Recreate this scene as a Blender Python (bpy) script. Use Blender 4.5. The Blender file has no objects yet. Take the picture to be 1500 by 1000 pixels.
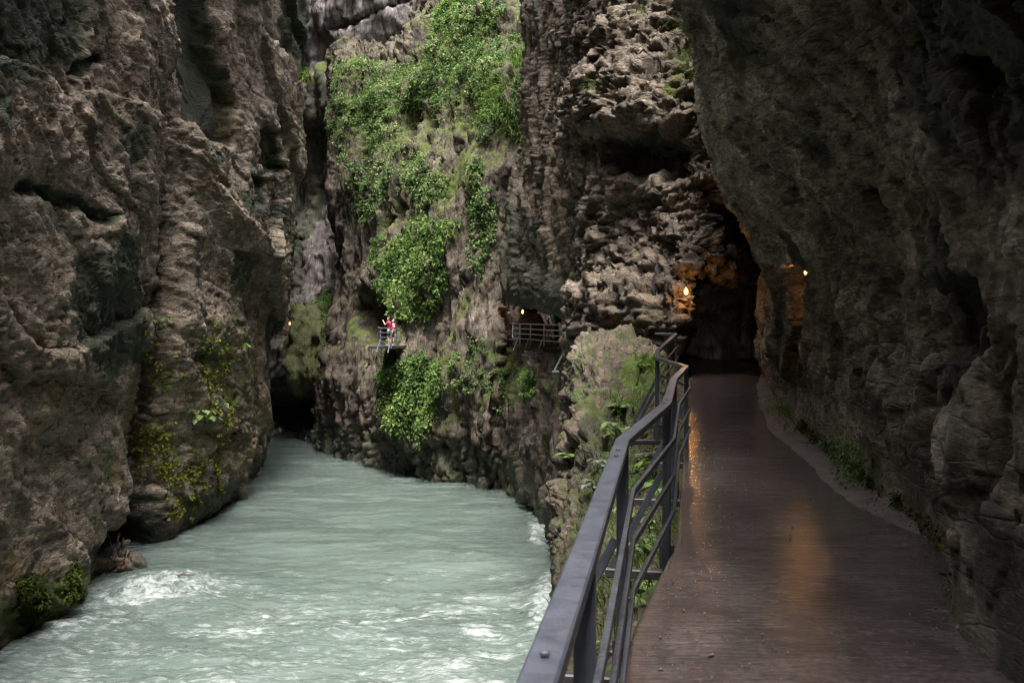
import bpy, math, random
import numpy as np
from mathutils import Vector, Matrix

random.seed(7)
RNG = np.random.default_rng(11)
F, HZ, CX, EYE = 1458.0, 462.0, 750.0, 1.6
WATER = -7.5
SC = bpy.context.scene
COL = SC.collection
f32 = np.float32

# ------------------------------------------------------------------ helpers
def U(px, py, d):
    return (( px - CX) / F * d, d, EYE - (py - HZ) / F * d)

def WL(px, py):                      # point on the water line
    d = (EYE - WATER) * F / (py - HZ)
    return ((px - CX) / F * d, d, WATER)

def to_px(P):
    d = np.maximum(P[..., 1], 0.05)
    return CX + F * P[..., 0] / d, HZ - F * (P[..., 2] - EYE) / d

def sstep(a, b, x):
    t = np.clip((x - a) / (b - a), 0, 1)
    return t * t * (3 - 2 * t)

_prm = np.random.default_rng(3).permutation(256).astype(np.int32)
PERM = np.concatenate([_prm, _prm, _prm])
_g = np.random.default_rng(5).normal(size=(256, 3))
GRAD = (_g / np.linalg.norm(_g, axis=1, keepdims=True)).astype(f32)
JIT = np.random.default_rng(6).random((256, 4)).astype(f32)

def perlin(P, seed=0):
    P = P.astype(f32) + f32(seed * 17.37)
    i = np.floor(P).astype(np.int32); f = P - i
    i &= 255
    w = f * f * f * (f * (f * 6 - 15) + 10)
    out = None
    res = []
    for dx in (0, 1):
        a = PERM[(i[:, 0] + dx) & 255]
        for dy in (0, 1):
            b = PERM[(a + i[:, 1] + dy) & 255]
            for dz in (0, 1):
                g = GRAD[PERM[(b + i[:, 2] + dz) & 255]]
                res.append(g[:, 0] * (f[:, 0] - dx) + g[:, 1] * (f[:, 1] - dy) + g[:, 2] * (f[:, 2] - dz))
    z = w[:, 2]; y = w[:, 1]; x = w[:, 0]
    a0 = res[0] + z * (res[1] - res[0]); a1 = res[2] + z * (res[3] - res[2])
    a2 = res[4] + z * (res[5] - res[4]); a3 = res[6] + z * (res[7] - res[6])
    b0 = a0 + y * (a1 - a0); b1 = a2 + y * (a3 - a2)
    return (b0 + x * (b1 - b0)) * 1.6

def fbm(P, octv=4, seed=0, gain=0.5, mode=0):
    tot = np.zeros(len(P), f32); amp = 1.0; n = 0; s = 1.0
    for o in range(octv):
        v = perlin(P * s, seed + o * 3)
        if mode == 1: v = 1 - 2 * np.abs(v)
        elif mode == 2: v = 2 * np.abs(v) - .6
        tot += amp * v; n += amp; amp *= gain; s *= 2.07
    return tot / n

JITV = (np.random.default_rng(8).normal(size=(256, 3))).astype(f32)
def worley(P, seed=0, full=False):
    """cell noise over the 8 nearest cells: F1, F2, a random value per cell (and the tilt of the cell's own facet)"""
    P = P.astype(f32) + f32(seed * 9.7)
    i = np.floor(P - .5).astype(np.int32); f = P - i
    N = len(P)
    F1 = np.full(N, 9, f32); F2 = np.full(N, 9, f32); hh = np.zeros(N, np.int32)
    vx = np.zeros(N, f32); vy = np.zeros(N, f32); vz = np.zeros(N, f32)
    for dx in (0, 1):
        a = PERM[(i[:, 0] + dx) & 255]
        for dy in (0, 1):
            b = PERM[(a + ((i[:, 1] + dy) & 255)) & 255]
            for dz in (0, 1):
                h = PERM[(b + ((i[:, 2] + dz) & 255)) & 255]
                J = JIT[h] * .8 + .1
                ex_ = f[:, 0] - dx - J[:, 0]; ey_ = f[:, 1] - dy - J[:, 1]; ez_ = f[:, 2] - dz - J[:, 2]
                d = ex_ * ex_ + ey_ * ey_ + ez_ * ez_
                m = d < F1
                F2 = np.where(m, F1, np.minimum(F2, d)); F1 = np.where(m, d, F1)
                hh = np.where(m, h, hh)
                if full: vx = np.where(m, ex_, vx); vy = np.where(m, ey_, vy); vz = np.where(m, ez_, vz)
    F1 = np.sqrt(F1); F2 = np.sqrt(F2); cr = JIT[hh][:, 3]
    if full:
        t = JITV[hh]; return F1, F2, cr, vx * t[:, 0] + vy * t[:, 1] + vz * t[:, 2]
    return F1, F2, cr

def facets(P, octv, seed, gain=.5, step=.5):
    """broken-rock relief: every cell is a tilted plane set at its own height"""
    tot = np.zeros(len(P), f32); a = 1.0; sc = 1.0
    for o in range(octv):
        F1, F2, cr, t = worley(P * sc + .25 * perlin(P * sc * 1.3, seed + o)[:, None], seed + 11 * o, True)
        tot += a * (.42 * t + step * (cr - .5)); a *= gain; sc *= 2.3
    return tot

def frame(along, across):
    """rows: unit along, unit across, remaining axis; used for anisotropic noise"""
    a = np.array(along, float); a /= np.linalg.norm(a)
    b = np.array(across, float); b -= a * np.dot(a, b); b /= np.linalg.norm(b)
    return np.stack([a, b, np.cross(a, b)]).astype(f32)

def aniso(P, fr, sa, sb, sc):
    return (P @ fr.T) * np.array([sa, sb, sc], f32)

def catmull(C, t):
    """C (n,...) control points, t array of parameters 0..n-1"""
    n = len(C)
    i = np.clip(np.floor(t).astype(int), 0, n - 2); u = (t - i)
    u = u.reshape((-1,) + (1,) * (C.ndim - 1))
    p0 = C[np.maximum(i - 1, 0)]; p1 = C[i]; p2 = C[i + 1]; p3 = C[np.minimum(i + 2, n - 1)]
    m1 = (p2 - p0) * .5; m2 = (p3 - p1) * .5
    m1 = np.where((i == 0).reshape(u.shape), p2 - p1, m1)
    m2 = np.where((i == n - 2).reshape(u.shape), p2 - p1, m2)
    u2 = u * u; u3 = u2 * u
    return (2 * u3 - 3 * u2 + 1) * p1 + (u3 - 2 * u2 + u) * m1 + (-2 * u3 + 3 * u2) * p2 + (u3 - u2) * m2

def resample(A, n):
    """parameters along axis 0 so that apparent size per step is even"""
    seg = np.linalg.norm(np.diff(A, axis=0), axis=2)
    mid = (A[1:] + A[:-1]) * .5
    dist = np.maximum(np.linalg.norm(mid - np.array([0, 0, EYE]), axis=2), 3.0)
    px, py = to_px(mid)
    inside = (mid[..., 1] > 1) & (px > -120) & (px < 1620) & (py > -120) & (py < 1120)
    w = (seg / dist) * np.where(inside, 1.0, .12)
    w = w.mean(axis=1) + w.max(axis=1) * .6 + 1e-5
    c = np.concatenate([[0], np.cumsum(w)]); c /= c[-1]
    return np.interp(np.linspace(0, 1, n), c, np.arange(len(c)))

def sheet(cols, nu, nv):
    """cols: ncol x nrow x 3 control net -> dense (nu,nv,3) surface"""
    C = np.array(cols, float)
    nc, nr = C.shape[:2]
    fine = 16
    A = catmull(C, np.linspace(0, nc - 1, (nc - 1) * fine + 1))
    A = catmull(A.transpose(1, 0, 2), np.linspace(0, nr - 1, (nr - 1) * fine + 1)).transpose(1, 0, 2)
    tu = resample(A, nu) / fine
    tv = resample(A.transpose(1, 0, 2), nv) / fine
    A = catmull(C, tu)
    A = catmull(A.transpose(1, 0, 2), tv).transpose(1, 0, 2)
    return A

def normals(A, toward):
    du = np.gradient(A, axis=0); dv = np.gradient(A, axis=1)
    n = np.cross(du, dv); n /= np.linalg.norm(n, axis=2, keepdims=True) + 1e-9
    t = np.array(toward) - A
    if np.mean(np.sum(n * t, axis=2)) < 0: n = -n
    return n

def inpoly(px, py, poly, soft=6.0):
    """0..1 mask of points in polygon with a soft edge (pixels)"""
    poly = np.array(poly, float)
    ins = np.zeros(px.shape, bool); dist = np.full(px.shape, 1e9)
    for k in range(len(poly)):
        x0, y0 = poly[k]; x1, y1 = poly[(k + 1) % len(poly)]
        c = ((y0 > py) != (y1 > py))
        xi = x0 + (py - y0) * (x1 - x0) / (y1 - y0 + 1e-9)
        ins ^= c & (px < xi)
        ex, ey = x1 - x0, y1 - y0
        t = np.clip(((px - x0) * ex + (py - y0) * ey) / (ex * ex + ey * ey + 1e-9), 0, 1)
        dist = np.minimum(dist, np.hypot(px - x0 - t * ex, py - y0 - t * ey))
    return sstep(-soft, soft, np.where(ins, dist, -dist))

def blob(px, py, cx, cy, rx, ry, rot=0.0, soft=.35):
    c, s = math.cos(math.radians(rot)), math.sin(math.radians(rot))
    x = (px - cx) * c + (py - cy) * s; y = -(px - cx) * s + (py - cy) * c
    r = np.sqrt((x / rx) ** 2 + (y / ry) ** 2)
    return 1 - sstep(1 - soft, 1 + soft, r)

def props(o, label=None, cat=None, group=None, kind=None):
    if label: o["label"] = label
    if cat: o["category"] = cat
    if group: o["group"] = group
    if kind: o["kind"] = kind
    return o

def mesh_obj(name, verts, faces, mat, parent=None, smooth=True, attrs=None):
    me = bpy.data.meshes.new(name)
    verts = np.asarray(verts, f32)
    faces = np.asarray(faces)
    if faces.dtype == object or faces.ndim != 2:
        me.from_pydata([tuple(v) for v in verts.tolist()], [], [list(f) for f in faces])
    else:
        nf, k = faces.shape
        me.vertices.add(len(verts)); me.vertices.foreach_set("co", verts.ravel())
        me.loops.add(nf * k); me.loops.foreach_set("vertex_index", faces.astype(np.int32).ravel())
        me.polygons.add(nf); me.polygons.foreach_set("loop_start", np.arange(0, nf * k, k, dtype=np.int32))
        me.update(calc_edges=True)
    if smooth: me.polygons.foreach_set("use_smooth", np.ones(len(me.polygons), bool))
    for k, v in (attrs or {}).items():
        a = me.attributes.new(k, 'FLOAT', 'POINT'); a.data.foreach_set("value", np.asarray(v, f32).ravel())
    me.materials.append(mat)
    me.validate()
    o = bpy.data.objects.new(name, me); COL.objects.link(o)
    if parent: o.parent = parent
    return o

def grid_faces(nu, nv):
    i = np.arange(nu * nv).reshape(nu, nv)
    return np.stack([i[:-1, :-1].ravel(), i[1:, :-1].ravel(), i[1:, 1:].ravel(), i[:-1, 1:].ravel()], 1)

def empty(name, loc=(0, 0, 0), rz=0.0):
    o = bpy.data.objects.new(name, None); o.empty_display_size = .2
    o.location = loc; o.rotation_euler = (0, 0, rz); COL.objects.link(o); return o

class MB:
    """collects boxes, bars and lathes into one mesh"""
    def __init__(s): s.v = []; s.f = []
    def add(s, v, f):
        n = len(s.v); s.v += [tuple(map(float, p)) for p in v]; s.f += [[n + i for i in q] for q in f]
    def bar(s, a, b, w, h, up=(0, 0, 1), ext=0.0):
        a = Vector(a); b = Vector(b); d = (b - a).normalized(); a = a - d * ext; b = b + d * ext
        r = d.cross(Vector(up))
        if r.length < 1e-4: r = d.cross(Vector((0, 1, 0)))
        r.normalize(); u = r.cross(d).normalized()
        be = min(w, h) * .14
        ring = [(-w/2+be, -h/2), (w/2-be, -h/2), (w/2, -h/2+be), (w/2, h/2-be), (w/2-be, h/2), (-w/2+be, h/2), (-w/2, h/2-be), (-w/2, -h/2+be)]
        vs = [a + r * x + u * y for x, y in ring] + [b + r * x + u * y for x, y in ring]
        fs = [[i, (i + 1) % 8, 8 + (i + 1) % 8, 8 + i] for i in range(8)] + [list(range(7, -1, -1)), list(range(8, 16))]
        s.add(vs, fs)
    def path(s, pts, w, h):
        """mitred bar along a polyline (flat top)"""
        pts = [Vector(p) for p in pts]; be = min(w, h) * .12
        ring = [(-w/2+be, -h/2), (w/2-be, -h/2), (w/2, -h/2+be), (w/2, h/2-be), (w/2-be, h/2), (-w/2+be, h/2), (-w/2, h/2-be), (-w/2, -h/2+be)]
        vs = []
        for i, p in enumerate(pts):
            d0 = (pts[i] - pts[i - 1]) if i else (pts[1] - pts[0])
            d1 = (pts[i + 1] - pts[i]) if i < len(pts) - 1 else d0
            d0 = Vector((d0.x, d0.y, 0)).normalized(); d1 = Vector((d1.x, d1.y, 0)).normalized()
            t = (d0 + d1).normalized(); r = Vector((t.y, -t.x, 0)); k = 1 / max(.5, r.dot(Vector((d0.y, -d0.x, 0))))
            vs += [p + r * x * k + Vector((0, 0, y)) for x, y in ring]
        fs = []
        for j in range(len(pts) - 1):
            fs += [[j*8+i, j*8+(i+1) % 8, j*8+8+(i+1) % 8, j*8+8+i] for i in range(8)]
        n = (len(pts) - 1) * 8
        fs += [list(range(7, -1, -1)), [n + i for i in range(8)]]
        s.add(vs, fs)
    def lathe(s, prof, c=(0, 0, 0), n=14):
        vs = []
        for r, z in prof:
            for k in range(n):
                a = 2 * math.pi * k / n; vs.append((c[0] + r * math.cos(a), c[1] + r * math.sin(a), c[2] + z))
        fs = [[j*n+k, j*n+(k+1) % n, (j+1)*n+(k+1) % n, (j+1)*n+k] for j in range(len(prof)-1) for k in range(n)]
        fs += [list(range(n-1, -1, -1)), [(len(prof)-1)*n+k for k in range(n)]]
        s.add(vs, fs)
    def tube(s, pts, rad, n=8):
        pts = [Vector(p) for p in pts]; vs = []
        rad = rad if isinstance(rad, (list, tuple)) else [rad] * len(pts)
        for i, p in enumerate(pts):
            d = (pts[min(i+1, len(pts)-1)] - pts[max(i-1, 0)]).normalized()
            x = d.cross(Vector((.13, .21, 1))).normalized(); y = d.cross(x)
            for k in range(n):
                a = 2 * math.pi * k / n; vs.append(p + (x * math.cos(a) + y * math.sin(a)) * rad[i])
        fs = [[j*n+k, j*n+(k+1) % n, (j+1)*n+(k+1) % n, (j+1)*n+k] for j in range(len(pts)-1) for k in range(n)]
        fs += [list(range(n-1, -1, -1)), [(len(pts)-1)*n+k for k in range(n)]]
        s.add(vs, fs)
    def build(s, name, mat, parent=None, smooth=False):
        fs = np.empty(len(s.f), object); fs[:] = s.f
        o = mesh_obj(name, s.v, fs, mat, None, smooth)
        if parent:
            o.parent = parent
            # vertices were given in world space: bring them into the parent's frame
            o.matrix_parent_inverse = Matrix.LocRotScale(parent.location, parent.rotation_euler, parent.scale).inverted()
        return o

# ------------------------------------------------------------------ materials
def new_mat(name):
    m = bpy.data.materials.new(name); m.use_nodes = True
    nt = m.node_tree; b = nt.nodes["Principled BSDF"]
    return m, nt, b
def nd(nt, t, **kw):
    n = nt.nodes.new(t)
    for k, v in kw.items(): setattr(n, k, v)
    return n
def lk(nt, a, b): nt.links.new(a, b)
def noise(nt, vec, scale, detail=6, rough=.6, dist=0.0):
    n = nd(nt, 'ShaderNodeTexNoise'); n.inputs['Scale'].default_value = scale
    n.inputs['Detail'].default_value = detail; n.inputs['Roughness'].default_value = rough
    n.inputs['Distortion'].default_value = dist
    if vec is not None: lk(nt, vec, n.inputs['Vector'])
    return n.outputs['Fac']
def ramp(nt, fac, stops):
    r = nd(nt, 'ShaderNodeValToRGB'); e = r.color_ramp.elements
    while len(e) < len(stops): e.new(.5)
    for k, (p, c) in enumerate(stops):
        e[k].position = p; e[k].color = (*c, 1) if len(c) == 3 else c
    lk(nt, fac, r.inputs['Fac']); return r.outputs['Color']
def mix(nt, fac, a, b, blend='MIX'):
    m = nd(nt, 'ShaderNodeMix', data_type='RGBA', blend_type=blend)
    for s, v in (('Factor', fac), ('A', a), ('B', b)):
        i = [x for x in m.inputs if x.name == s and (x.type == 'RGBA' if s != 'Factor' else x.type == 'VALUE')][0]
        if hasattr(v, 'links') or isinstance(v, bpy.types.NodeSocket): lk(nt, v, i)
        else: i.default_value = v if s == 'Factor' else (*v, 1)
    return [x for x in m.outputs if x.type == 'RGBA'][0]
def mth(nt, op, a, b=None, clamp=False):
    m = nd(nt, 'ShaderNodeMath', operation=op, use_clamp=clamp)
    for k, v in enumerate((a, b)):
        if v is None: continue
        if isinstance(v, (int, float)): m.inputs[k].default_value = v
        else: lk(nt, v, m.inputs[k])
    return m.outputs[0]
def attr(nt, name):
    a = nd(nt, 'ShaderNodeAttribute'); a.attribute_name = name; return a.outputs['Fac']
def gray(v): return (v, v, v)

def rock_mat(name, c_dark, c_mid, c_light, rot=(0, 0, 0), scl=(1, 1, 1), film=(.040, .040, .027), moss_c=(.06, .085, .015),
             ochre_c=(.20, .125, .048), bump=.5, fine=9.0, rough=.72, base=.45, contrast=.2, cracks=.4, streak=.3):
    m, nt, b = new_mat(name)
    tc = nd(nt, 'ShaderNodeTexCoord').outputs['Object']
    mp = nd(nt, 'ShaderNodeMapping'); mp.inputs['Rotation'].default_value = [math.radians(a) for a in rot]; mp.inputs['Scale'].default_value = scl
    lk(nt, tc, mp.inputs['Vector']); v = mp.outputs['Vector']
    n1 = noise(nt, v, base, 9, .68, .3)
    c = ramp(nt, n1, [(.5 - contrast, c_dark), (.5, c_mid), (.5 + contrast * .9, c_light)])
    n2 = noise(nt, v, fine * .6, 8, .72, .15)
    c = mix(nt, .9, c, ramp(nt, n2, [(.32, gray(.30)), (.5, gray(.9)), (.66, gray(1.75))]), 'MULTIPLY')
    n3 = noise(nt, v, fine * 2.6, 6, .75)
    c = mix(nt, .75, c, ramp(nt, n3, [(.36, gray(.45)), (.5, gray(1.0)), (.64, gray(1.7))]), 'MULTIPLY')
    wv = nd(nt, 'ShaderNodeVectorMath', operation='MULTIPLY_ADD'); wn = nd(nt, 'ShaderNodeTexNoise'); wn.inputs['Scale'].default_value = fine * .35; wn.inputs['Detail'].default_value = 4
    lk(nt, v, wn.inputs['Vector']); lk(nt, wn.outputs['Color'], wv.inputs[0]); wv.inputs[1].default_value = (2.2 / fine,) * 3; lk(nt, v, wv.inputs[2])
    vo = nd(nt, 'ShaderNodeTexVoronoi', feature='DISTANCE_TO_EDGE'); vo.inputs['Scale'].default_value = fine * .30; lk(nt, wv.outputs[0], vo.inputs['Vector'])
    ck = ramp(nt, vo.outputs['Distance'], [(.0, gray(.30)), (.045, gray(1))])
    c = mix(nt, cracks, c, ck, 'MULTIPLY')
    n2b = noise(nt, tc, base * 3.1, 5, .6)
    c = mix(nt, mth(nt, 'MULTIPLY', ramp(nt, n2b, [(.52, gray(0)), (.66, gray(1))]), .45), c, (.20, .138, .088))
    ms_ = nd(nt, 'ShaderNodeMapping'); ms_.inputs['Scale'].default_value = (1, 1, .10); lk(nt, tc, ms_.inputs['Vector'])
    sn = noise(nt, ms_.outputs[0], 2.4, 9, .72, .25)
    c = mix(nt, streak, c, ramp(nt, sn, [(.36, gray(.35)), (.47, gray(.95)), (.56, gray(1.0)), (.68, gray(1.9))]), 'MULTIPLY')
    fl = attr(nt, 'film'); nz = noise(nt, tc, 2.2, 7, .7)
    ff = mth(nt, 'MULTIPLY', mth(nt, 'ADD', mth(nt, 'MULTIPLY', fl, 1.7), mth(nt, 'SUBTRACT', nz, .75)), 2.2, True)
    ff = mth(nt, 'MULTIPLY', ff, mth(nt, 'MINIMUM', mth(nt, 'MULTIPLY', fl, 4.0), 1.0), True)
    fc = mix(nt, ramp(nt, noise(nt, v, fine * .8, 6, .7), [(.35, gray(0)), (.65, gray(1))]), film, tuple(k * 1.75 for k in film))
    c = mix(nt, ff, c, fc)
    oc = attr(nt, 'ochre'); no = noise(nt, tc, 6.5, 10, .78)
    of = mth(nt, 'MULTIPLY', mth(nt, 'SUBTRACT', mth(nt, 'ADD', mth(nt, 'MULTIPLY', oc, .30), no), .64), 4.0, True)
    of = mth(nt, 'MULTIPLY', of, mth(nt, 'MINIMUM', mth(nt, 'MULTIPLY', oc, 3.0), .62), True)
    c = mix(nt, of, c, ochre_c)
    ms = attr(nt, 'moss'); nm = noise(nt, tc, 5.0, 10, .78)
    mf = mth(nt, 'MULTIPLY', mth(nt, 'SUBTRACT', mth(nt, 'ADD', mth(nt, 'MULTIPLY', ms, .34), nm), .645), 5.0, True)
    mf = mth(nt, 'MULTIPLY', mf, mth(nt, 'MINIMUM', mth(nt, 'MULTIPLY', ms, 4.0), .92), True)
    mc = mix(nt, noise(nt, tc, 9, 5, .7), moss_c, (moss_c[0] * 2.2, moss_c[1] * 1.9, moss_c[2] * 1.3))
    c = mix(nt, mf, c, mc)
    lk(nt, c, b.inputs['Base Color'])
    wet = attr(nt, 'wet')
    r = mth(nt, 'SUBTRACT', mth(nt, 'ADD', mth(nt, 'MULTIPLY', n2, .35), rough - .17), mth(nt, 'MULTIPLY', wet, .45))
    lk(nt, r, b.inputs['Roughness'])
    b.inputs['Specular IOR Level'].default_value = .35
    h = mth(nt, 'ADD', mth(nt, 'MULTIPLY', noise(nt, v, fine, 10, .72, .2), .7), mth(nt, 'MULTIPLY', noise(nt, v, fine * 3.7, 6, .7), .3))
    h = mth(nt, 'ADD', h, mth(nt, 'MULTIPLY', ck, .35))
    h = mth(nt, 'ADD', h, mth(nt, 'MULTIPLY', mf, mth(nt, 'MULTIPLY', noise(nt, tc, 26, 4, .7), .8)))
    bp = nd(nt, 'ShaderNodeBump'); bp.inputs['Strength'].default_value = bump; bp.inputs['Distance'].default_value = .9 / fine
    lk(nt, h, bp.inputs['Height']); lk(nt, bp.outputs['Normal'], b.inputs['Normal'])
    return m

def plain(name, col, rough=.5, metal=0.0, var=.25, scale=12, bump=.1, spec=.5, rust=0.0):
    m, nt, b = new_mat(name)
    tc = nd(nt, 'ShaderNodeTexCoord').outputs['Object']
    n = noise(nt, tc, scale, 6, .65)
    c = mix(nt, ramp(nt, n, [(.3, gray(0)), (.7, gray(1))]), tuple(k * (1 - var) for k in col), tuple(min(1, k * (1 + var)) for k in col))
    rr = mth(nt, 'ADD', mth(nt, 'MULTIPLY', n, .3), rough - .15)
    if rust:
        rn = ramp(nt, noise(nt, tc, 5.5, 10, .78, .3), [(.60 - rust * .08, gray(0)), (.70 - rust * .08, gray(1))])
        c = mix(nt, mth(nt, 'MULTIPLY', rn, .75), c, (.10, .055, .034))
        sc_ = ramp(nt, noise(nt, tc, 38, 6, .8), [(.62, gray(0)), (.68, gray(1))])
        c = mix(nt, mth(nt, 'MULTIPLY', sc_, .35), c, (.22, .22, .24)); rr = mth(nt, 'ADD', rr, mth(nt, 'MULTIPLY', rn, .25))
    lk(nt, c, b.inputs['Base Color'])
    lk(nt, rr, b.inputs['Roughness'])
    b.inputs['Metallic'].default_value = metal; b.inputs['Specular IOR Level'].default_value = spec
    bp = nd(nt, 'ShaderNodeBump'); bp.inputs['Strength'].default_value = bump; bp.inputs['Distance'].default_value = .02
    lk(nt, noise(nt, tc, scale * 3, 5, .6), bp.inputs['Height']); lk(nt, bp.outputs['Normal'], b.inputs['Normal'])
    return m

def leaf_mat(name, stops, trans=.35, rough=.7):
    m, nt, b = new_mat(name)
    a = attr(nt, 'rnd')
    c = ramp(nt, a, stops)
    lk(nt, c, b.inputs['Base Color']); b.inputs['Roughness'].default_value = rough
    b.inputs['Specular IOR Level'].default_value = .12
    t = nd(nt, 'ShaderNodeBsdfTranslucent')
    lk(nt, mix(nt, 1.0, c, (1.0, 1.12, .7), 'MULTIPLY'), t.inputs['Color'])
    ms = nd(nt, 'ShaderNodeMixShader'); ms.inputs['Fac'].default_value = trans
    lk(nt, b.outputs[0], ms.inputs[1]); lk(nt, t.outputs[0], ms.inputs[2])
    lk(nt, ms.outputs[0], nt.nodes['Material Output'].inputs['Surface'])
    return m

M = {}
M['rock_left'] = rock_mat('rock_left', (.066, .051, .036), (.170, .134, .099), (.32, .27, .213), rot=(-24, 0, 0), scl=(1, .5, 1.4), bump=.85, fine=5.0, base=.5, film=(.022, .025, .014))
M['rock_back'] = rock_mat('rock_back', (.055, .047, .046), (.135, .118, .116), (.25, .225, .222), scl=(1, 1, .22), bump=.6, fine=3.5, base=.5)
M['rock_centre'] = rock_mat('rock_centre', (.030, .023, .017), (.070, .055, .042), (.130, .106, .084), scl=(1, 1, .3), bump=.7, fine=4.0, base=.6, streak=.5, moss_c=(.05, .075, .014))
M['rock_buttress'] = rock_mat('rock_buttress', (.042, .032, .023), (.100, .078, .058), (.205, .168, .130), rot=(0, 8, 0), scl=(1, 1, 1.7), bump=.8, fine=7.0, base=.9, film=(.036, .036, .025))
M['rock_bank'] = rock_mat('rock_bank', (.038, .030, .021), (.090, .071, .052), (.20, .166, .132), scl=(1, 1, .8), bump=.8, fine=8.0, base=.9, moss_c=(.05, .085, .018))
M['rock_right'] = rock_mat('rock_right', (.085, .070, .053), (.260, .222, .172), (.50, .45, .37), rot=(40, 0, 0), scl=(1, .42, 1.5), bump=1.0, fine=9.0, base=.8, film=(.036, .036, .025), contrast=.17, streak=.6)
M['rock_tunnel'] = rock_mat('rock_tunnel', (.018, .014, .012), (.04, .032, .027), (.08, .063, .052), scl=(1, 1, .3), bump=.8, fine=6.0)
M['boulder'] = rock_mat('boulder', (.05, .04, .033), (.11, .09, .075), (.2, .17, .15), bump=.7, fine=9.0, rough=.5)
M['steel'] = plain('painted_steel', (.072, .080, .104), .34, .25, .30, 9, .2, .5, .35)
M['steel_edge'] = plain('worn_steel', (.072, .076, .092), .40, .3, .40, 14, .25, .5, .5)
M['beam_stone'] = plain('grit', (.11, .095, .085), .7, 0, .4, 30)
M['steel_mid'] = plain('grey_steel', (.17, .175, .19), .5, .3, .2, 5, .1)
M['beam'] = plain('dark_steel', (.045, .042, .045), .5, .3, .4, 12, .2)
M['steel_far'] = plain('galvanised_steel', (.58, .59, .60), .5, .35, .2, 5, .1)
M['lamp_metal'] = plain('lamp_metal', (.03, .028, .026), .5, .6)
M['wood'] = plain('driftwood', (.11, .08, .062), .7, 0, .45, 7, .6)
M['wood_red'] = plain('red_driftwood', (.12, .06, .04), .7, 0, .4, 7, .6)
M['skin'] = plain('skin', (.46, .27, .19), .55, 0, .08)
M['hair'] = plain('dark_hair', (.03, .018, .012), .55, 0, .3)
M['hair_light'] = plain('light_hair', (.22, .13, .06), .55, 0, .3)
M['magenta'] = plain('magenta_cloth', (.52, .015, .12), .8, 0, .15)
M['pink'] = plain('pink_cloth', (.80, .32, .36), .8, 0, .12)
M['navy'] = plain('navy_cloth', (.012, .014, .03), .8, 0, .2)
M['red'] = plain('red_cloth', (.55, .02, .022), .8, 0, .15)
M['white'] = plain('pale_cloth', (.58, .56, .62), .8, 0, .1)
M['green'] = plain('green_cloth', (.03, .26, .06), .8, 0, .15)
M['brown'] = plain('brown_cloth', (.10, .05, .03), .8, 0, .15)
M['shoe'] = plain('shoe', (.35, .33, .30), .6, 0, .1)

G_DARK = [(0, (.040, .068, .026)), (.3, (.095, .155, .058)), (.65, (.160, .230, .092)), (1, (.26, .31, .14))]
G_BRIGHT = [(0, (.042, .076, .024)), (.35, (.110, .180, .054)), (.7, (.170, .250, .080)), (1, (.26, .32, .11))]
M['leaf'] = leaf_mat('cliff_leaf', G_DARK)
M['leaf_bright'] = leaf_mat('bright_leaf', G_BRIGHT, .4)
M['leaf_grey'] = leaf_mat('grey_leaf', [(0, (.075, .090, .062)), (.5, (.14, .16, .12)), (1, (.24, .26, .20))], .25, .7)
M['grass'] = leaf_mat('grass_blade', [(0, (.04, .085, .016)), (.5, (.10, .16, .035)), (1, (.19, .24, .07))], .4)
M['moss_bright'] = leaf_mat('bright_moss', [(0, (.045, .055, .010)), (.5, (.115, .130, .018)), (1, (.20, .19, .03))], .2, .8)
M['moss'] = leaf_mat('moss_blade', [(0, (.018, .03, .006)), (.5, (.045, .065, .012)), (1, (.09, .115, .02))], .2, .8)

# ------------------------------------------------------------------ cliffs
SHEETS = {}
def finish(key, name, A, mat, attrs, label, cat='cliff'):
    nu, nv = A.shape[:2]
    V = A.reshape(-1, 3)
    for k in ('film', 'moss', 'ochre', 'wet'):
        attrs.setdefault(k, np.zeros(len(V)))
    o = mesh_obj(name, V, grid_faces(nu, nv), mat, attrs=attrs)
    props(o, label, cat, kind='structure')
    px, py = to_px(V)
    N = normals(A, (0, 10, 2) if key != 'L' else (0, 30, 0)).reshape(-1, 3)
    SHEETS[key] = dict(P=V, N=N, px=px, py=py, obj=o, nu=nu, nv=nv)
    return o

def push(A, n, disp):
    return A + n * disp.reshape(A.shape[:2])[..., None]

def wob(V, px, py, amt, sc, seed):
    """pixel coordinates with a noisy wobble so stamped outlines are ragged"""
    return px + amt * fbm(V * sc, 4, seed, .6), py + amt * fbm(V * sc + 31.7, 4, seed + 1, .6)

# ---- left cliff
dl = [-25, -10, 5, 18, 24, 28, 33, 37, 39.3, 41, 46, 52, 56, 60.5, 66, 74, 88]
xl_ = [-14.5, -14, -13.6, -13.8, -14, -14.1, -14.4, -14.9, -15.7, -14.9, -14.6, -14.7, -15.1, -16.2, -18.5, -24, -36]
zl = [-9.5, -7.5, -6.4, -4, 0, 4, 8, 12, 16, 20, 28, 42]
lean = [-.5, 0, .30, .6, 1.15, 2.0, 2.45, 2.6, 2.7, 3.0, 3.4, 3.6]
cols = []
for d, x in zip(dl, xl_):
    k = .55 + .45 * min(1, max(0, (d - 36) / 18)); cols.append([(x + (l if i < 3 else l * k), d + (z * .02), z) for i, (z, l) in enumerate(zip(zl, lean))])
A = sheet(cols, 620, 470); n = normals(A, (0, 30, 0)); V = A.reshape(-1, 3)
fr = frame((0, .965, -.26), (0, .26, .965))
px, py = to_px(V)
wx, wy = wob(V, px, py, 16, .5, 40)
big = fbm(aniso(V, fr, .10, .16, .16), 3, 1) * 1.0 + fbm(V * np.array([.3, .22, .05], f32), 3, 5, .5, 1) * .45 + facets(aniso(V, frame((0, .92, -.40), (0, .40, .92)), .07, .15, .13), 3, 71, .45, .18) * .6
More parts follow.
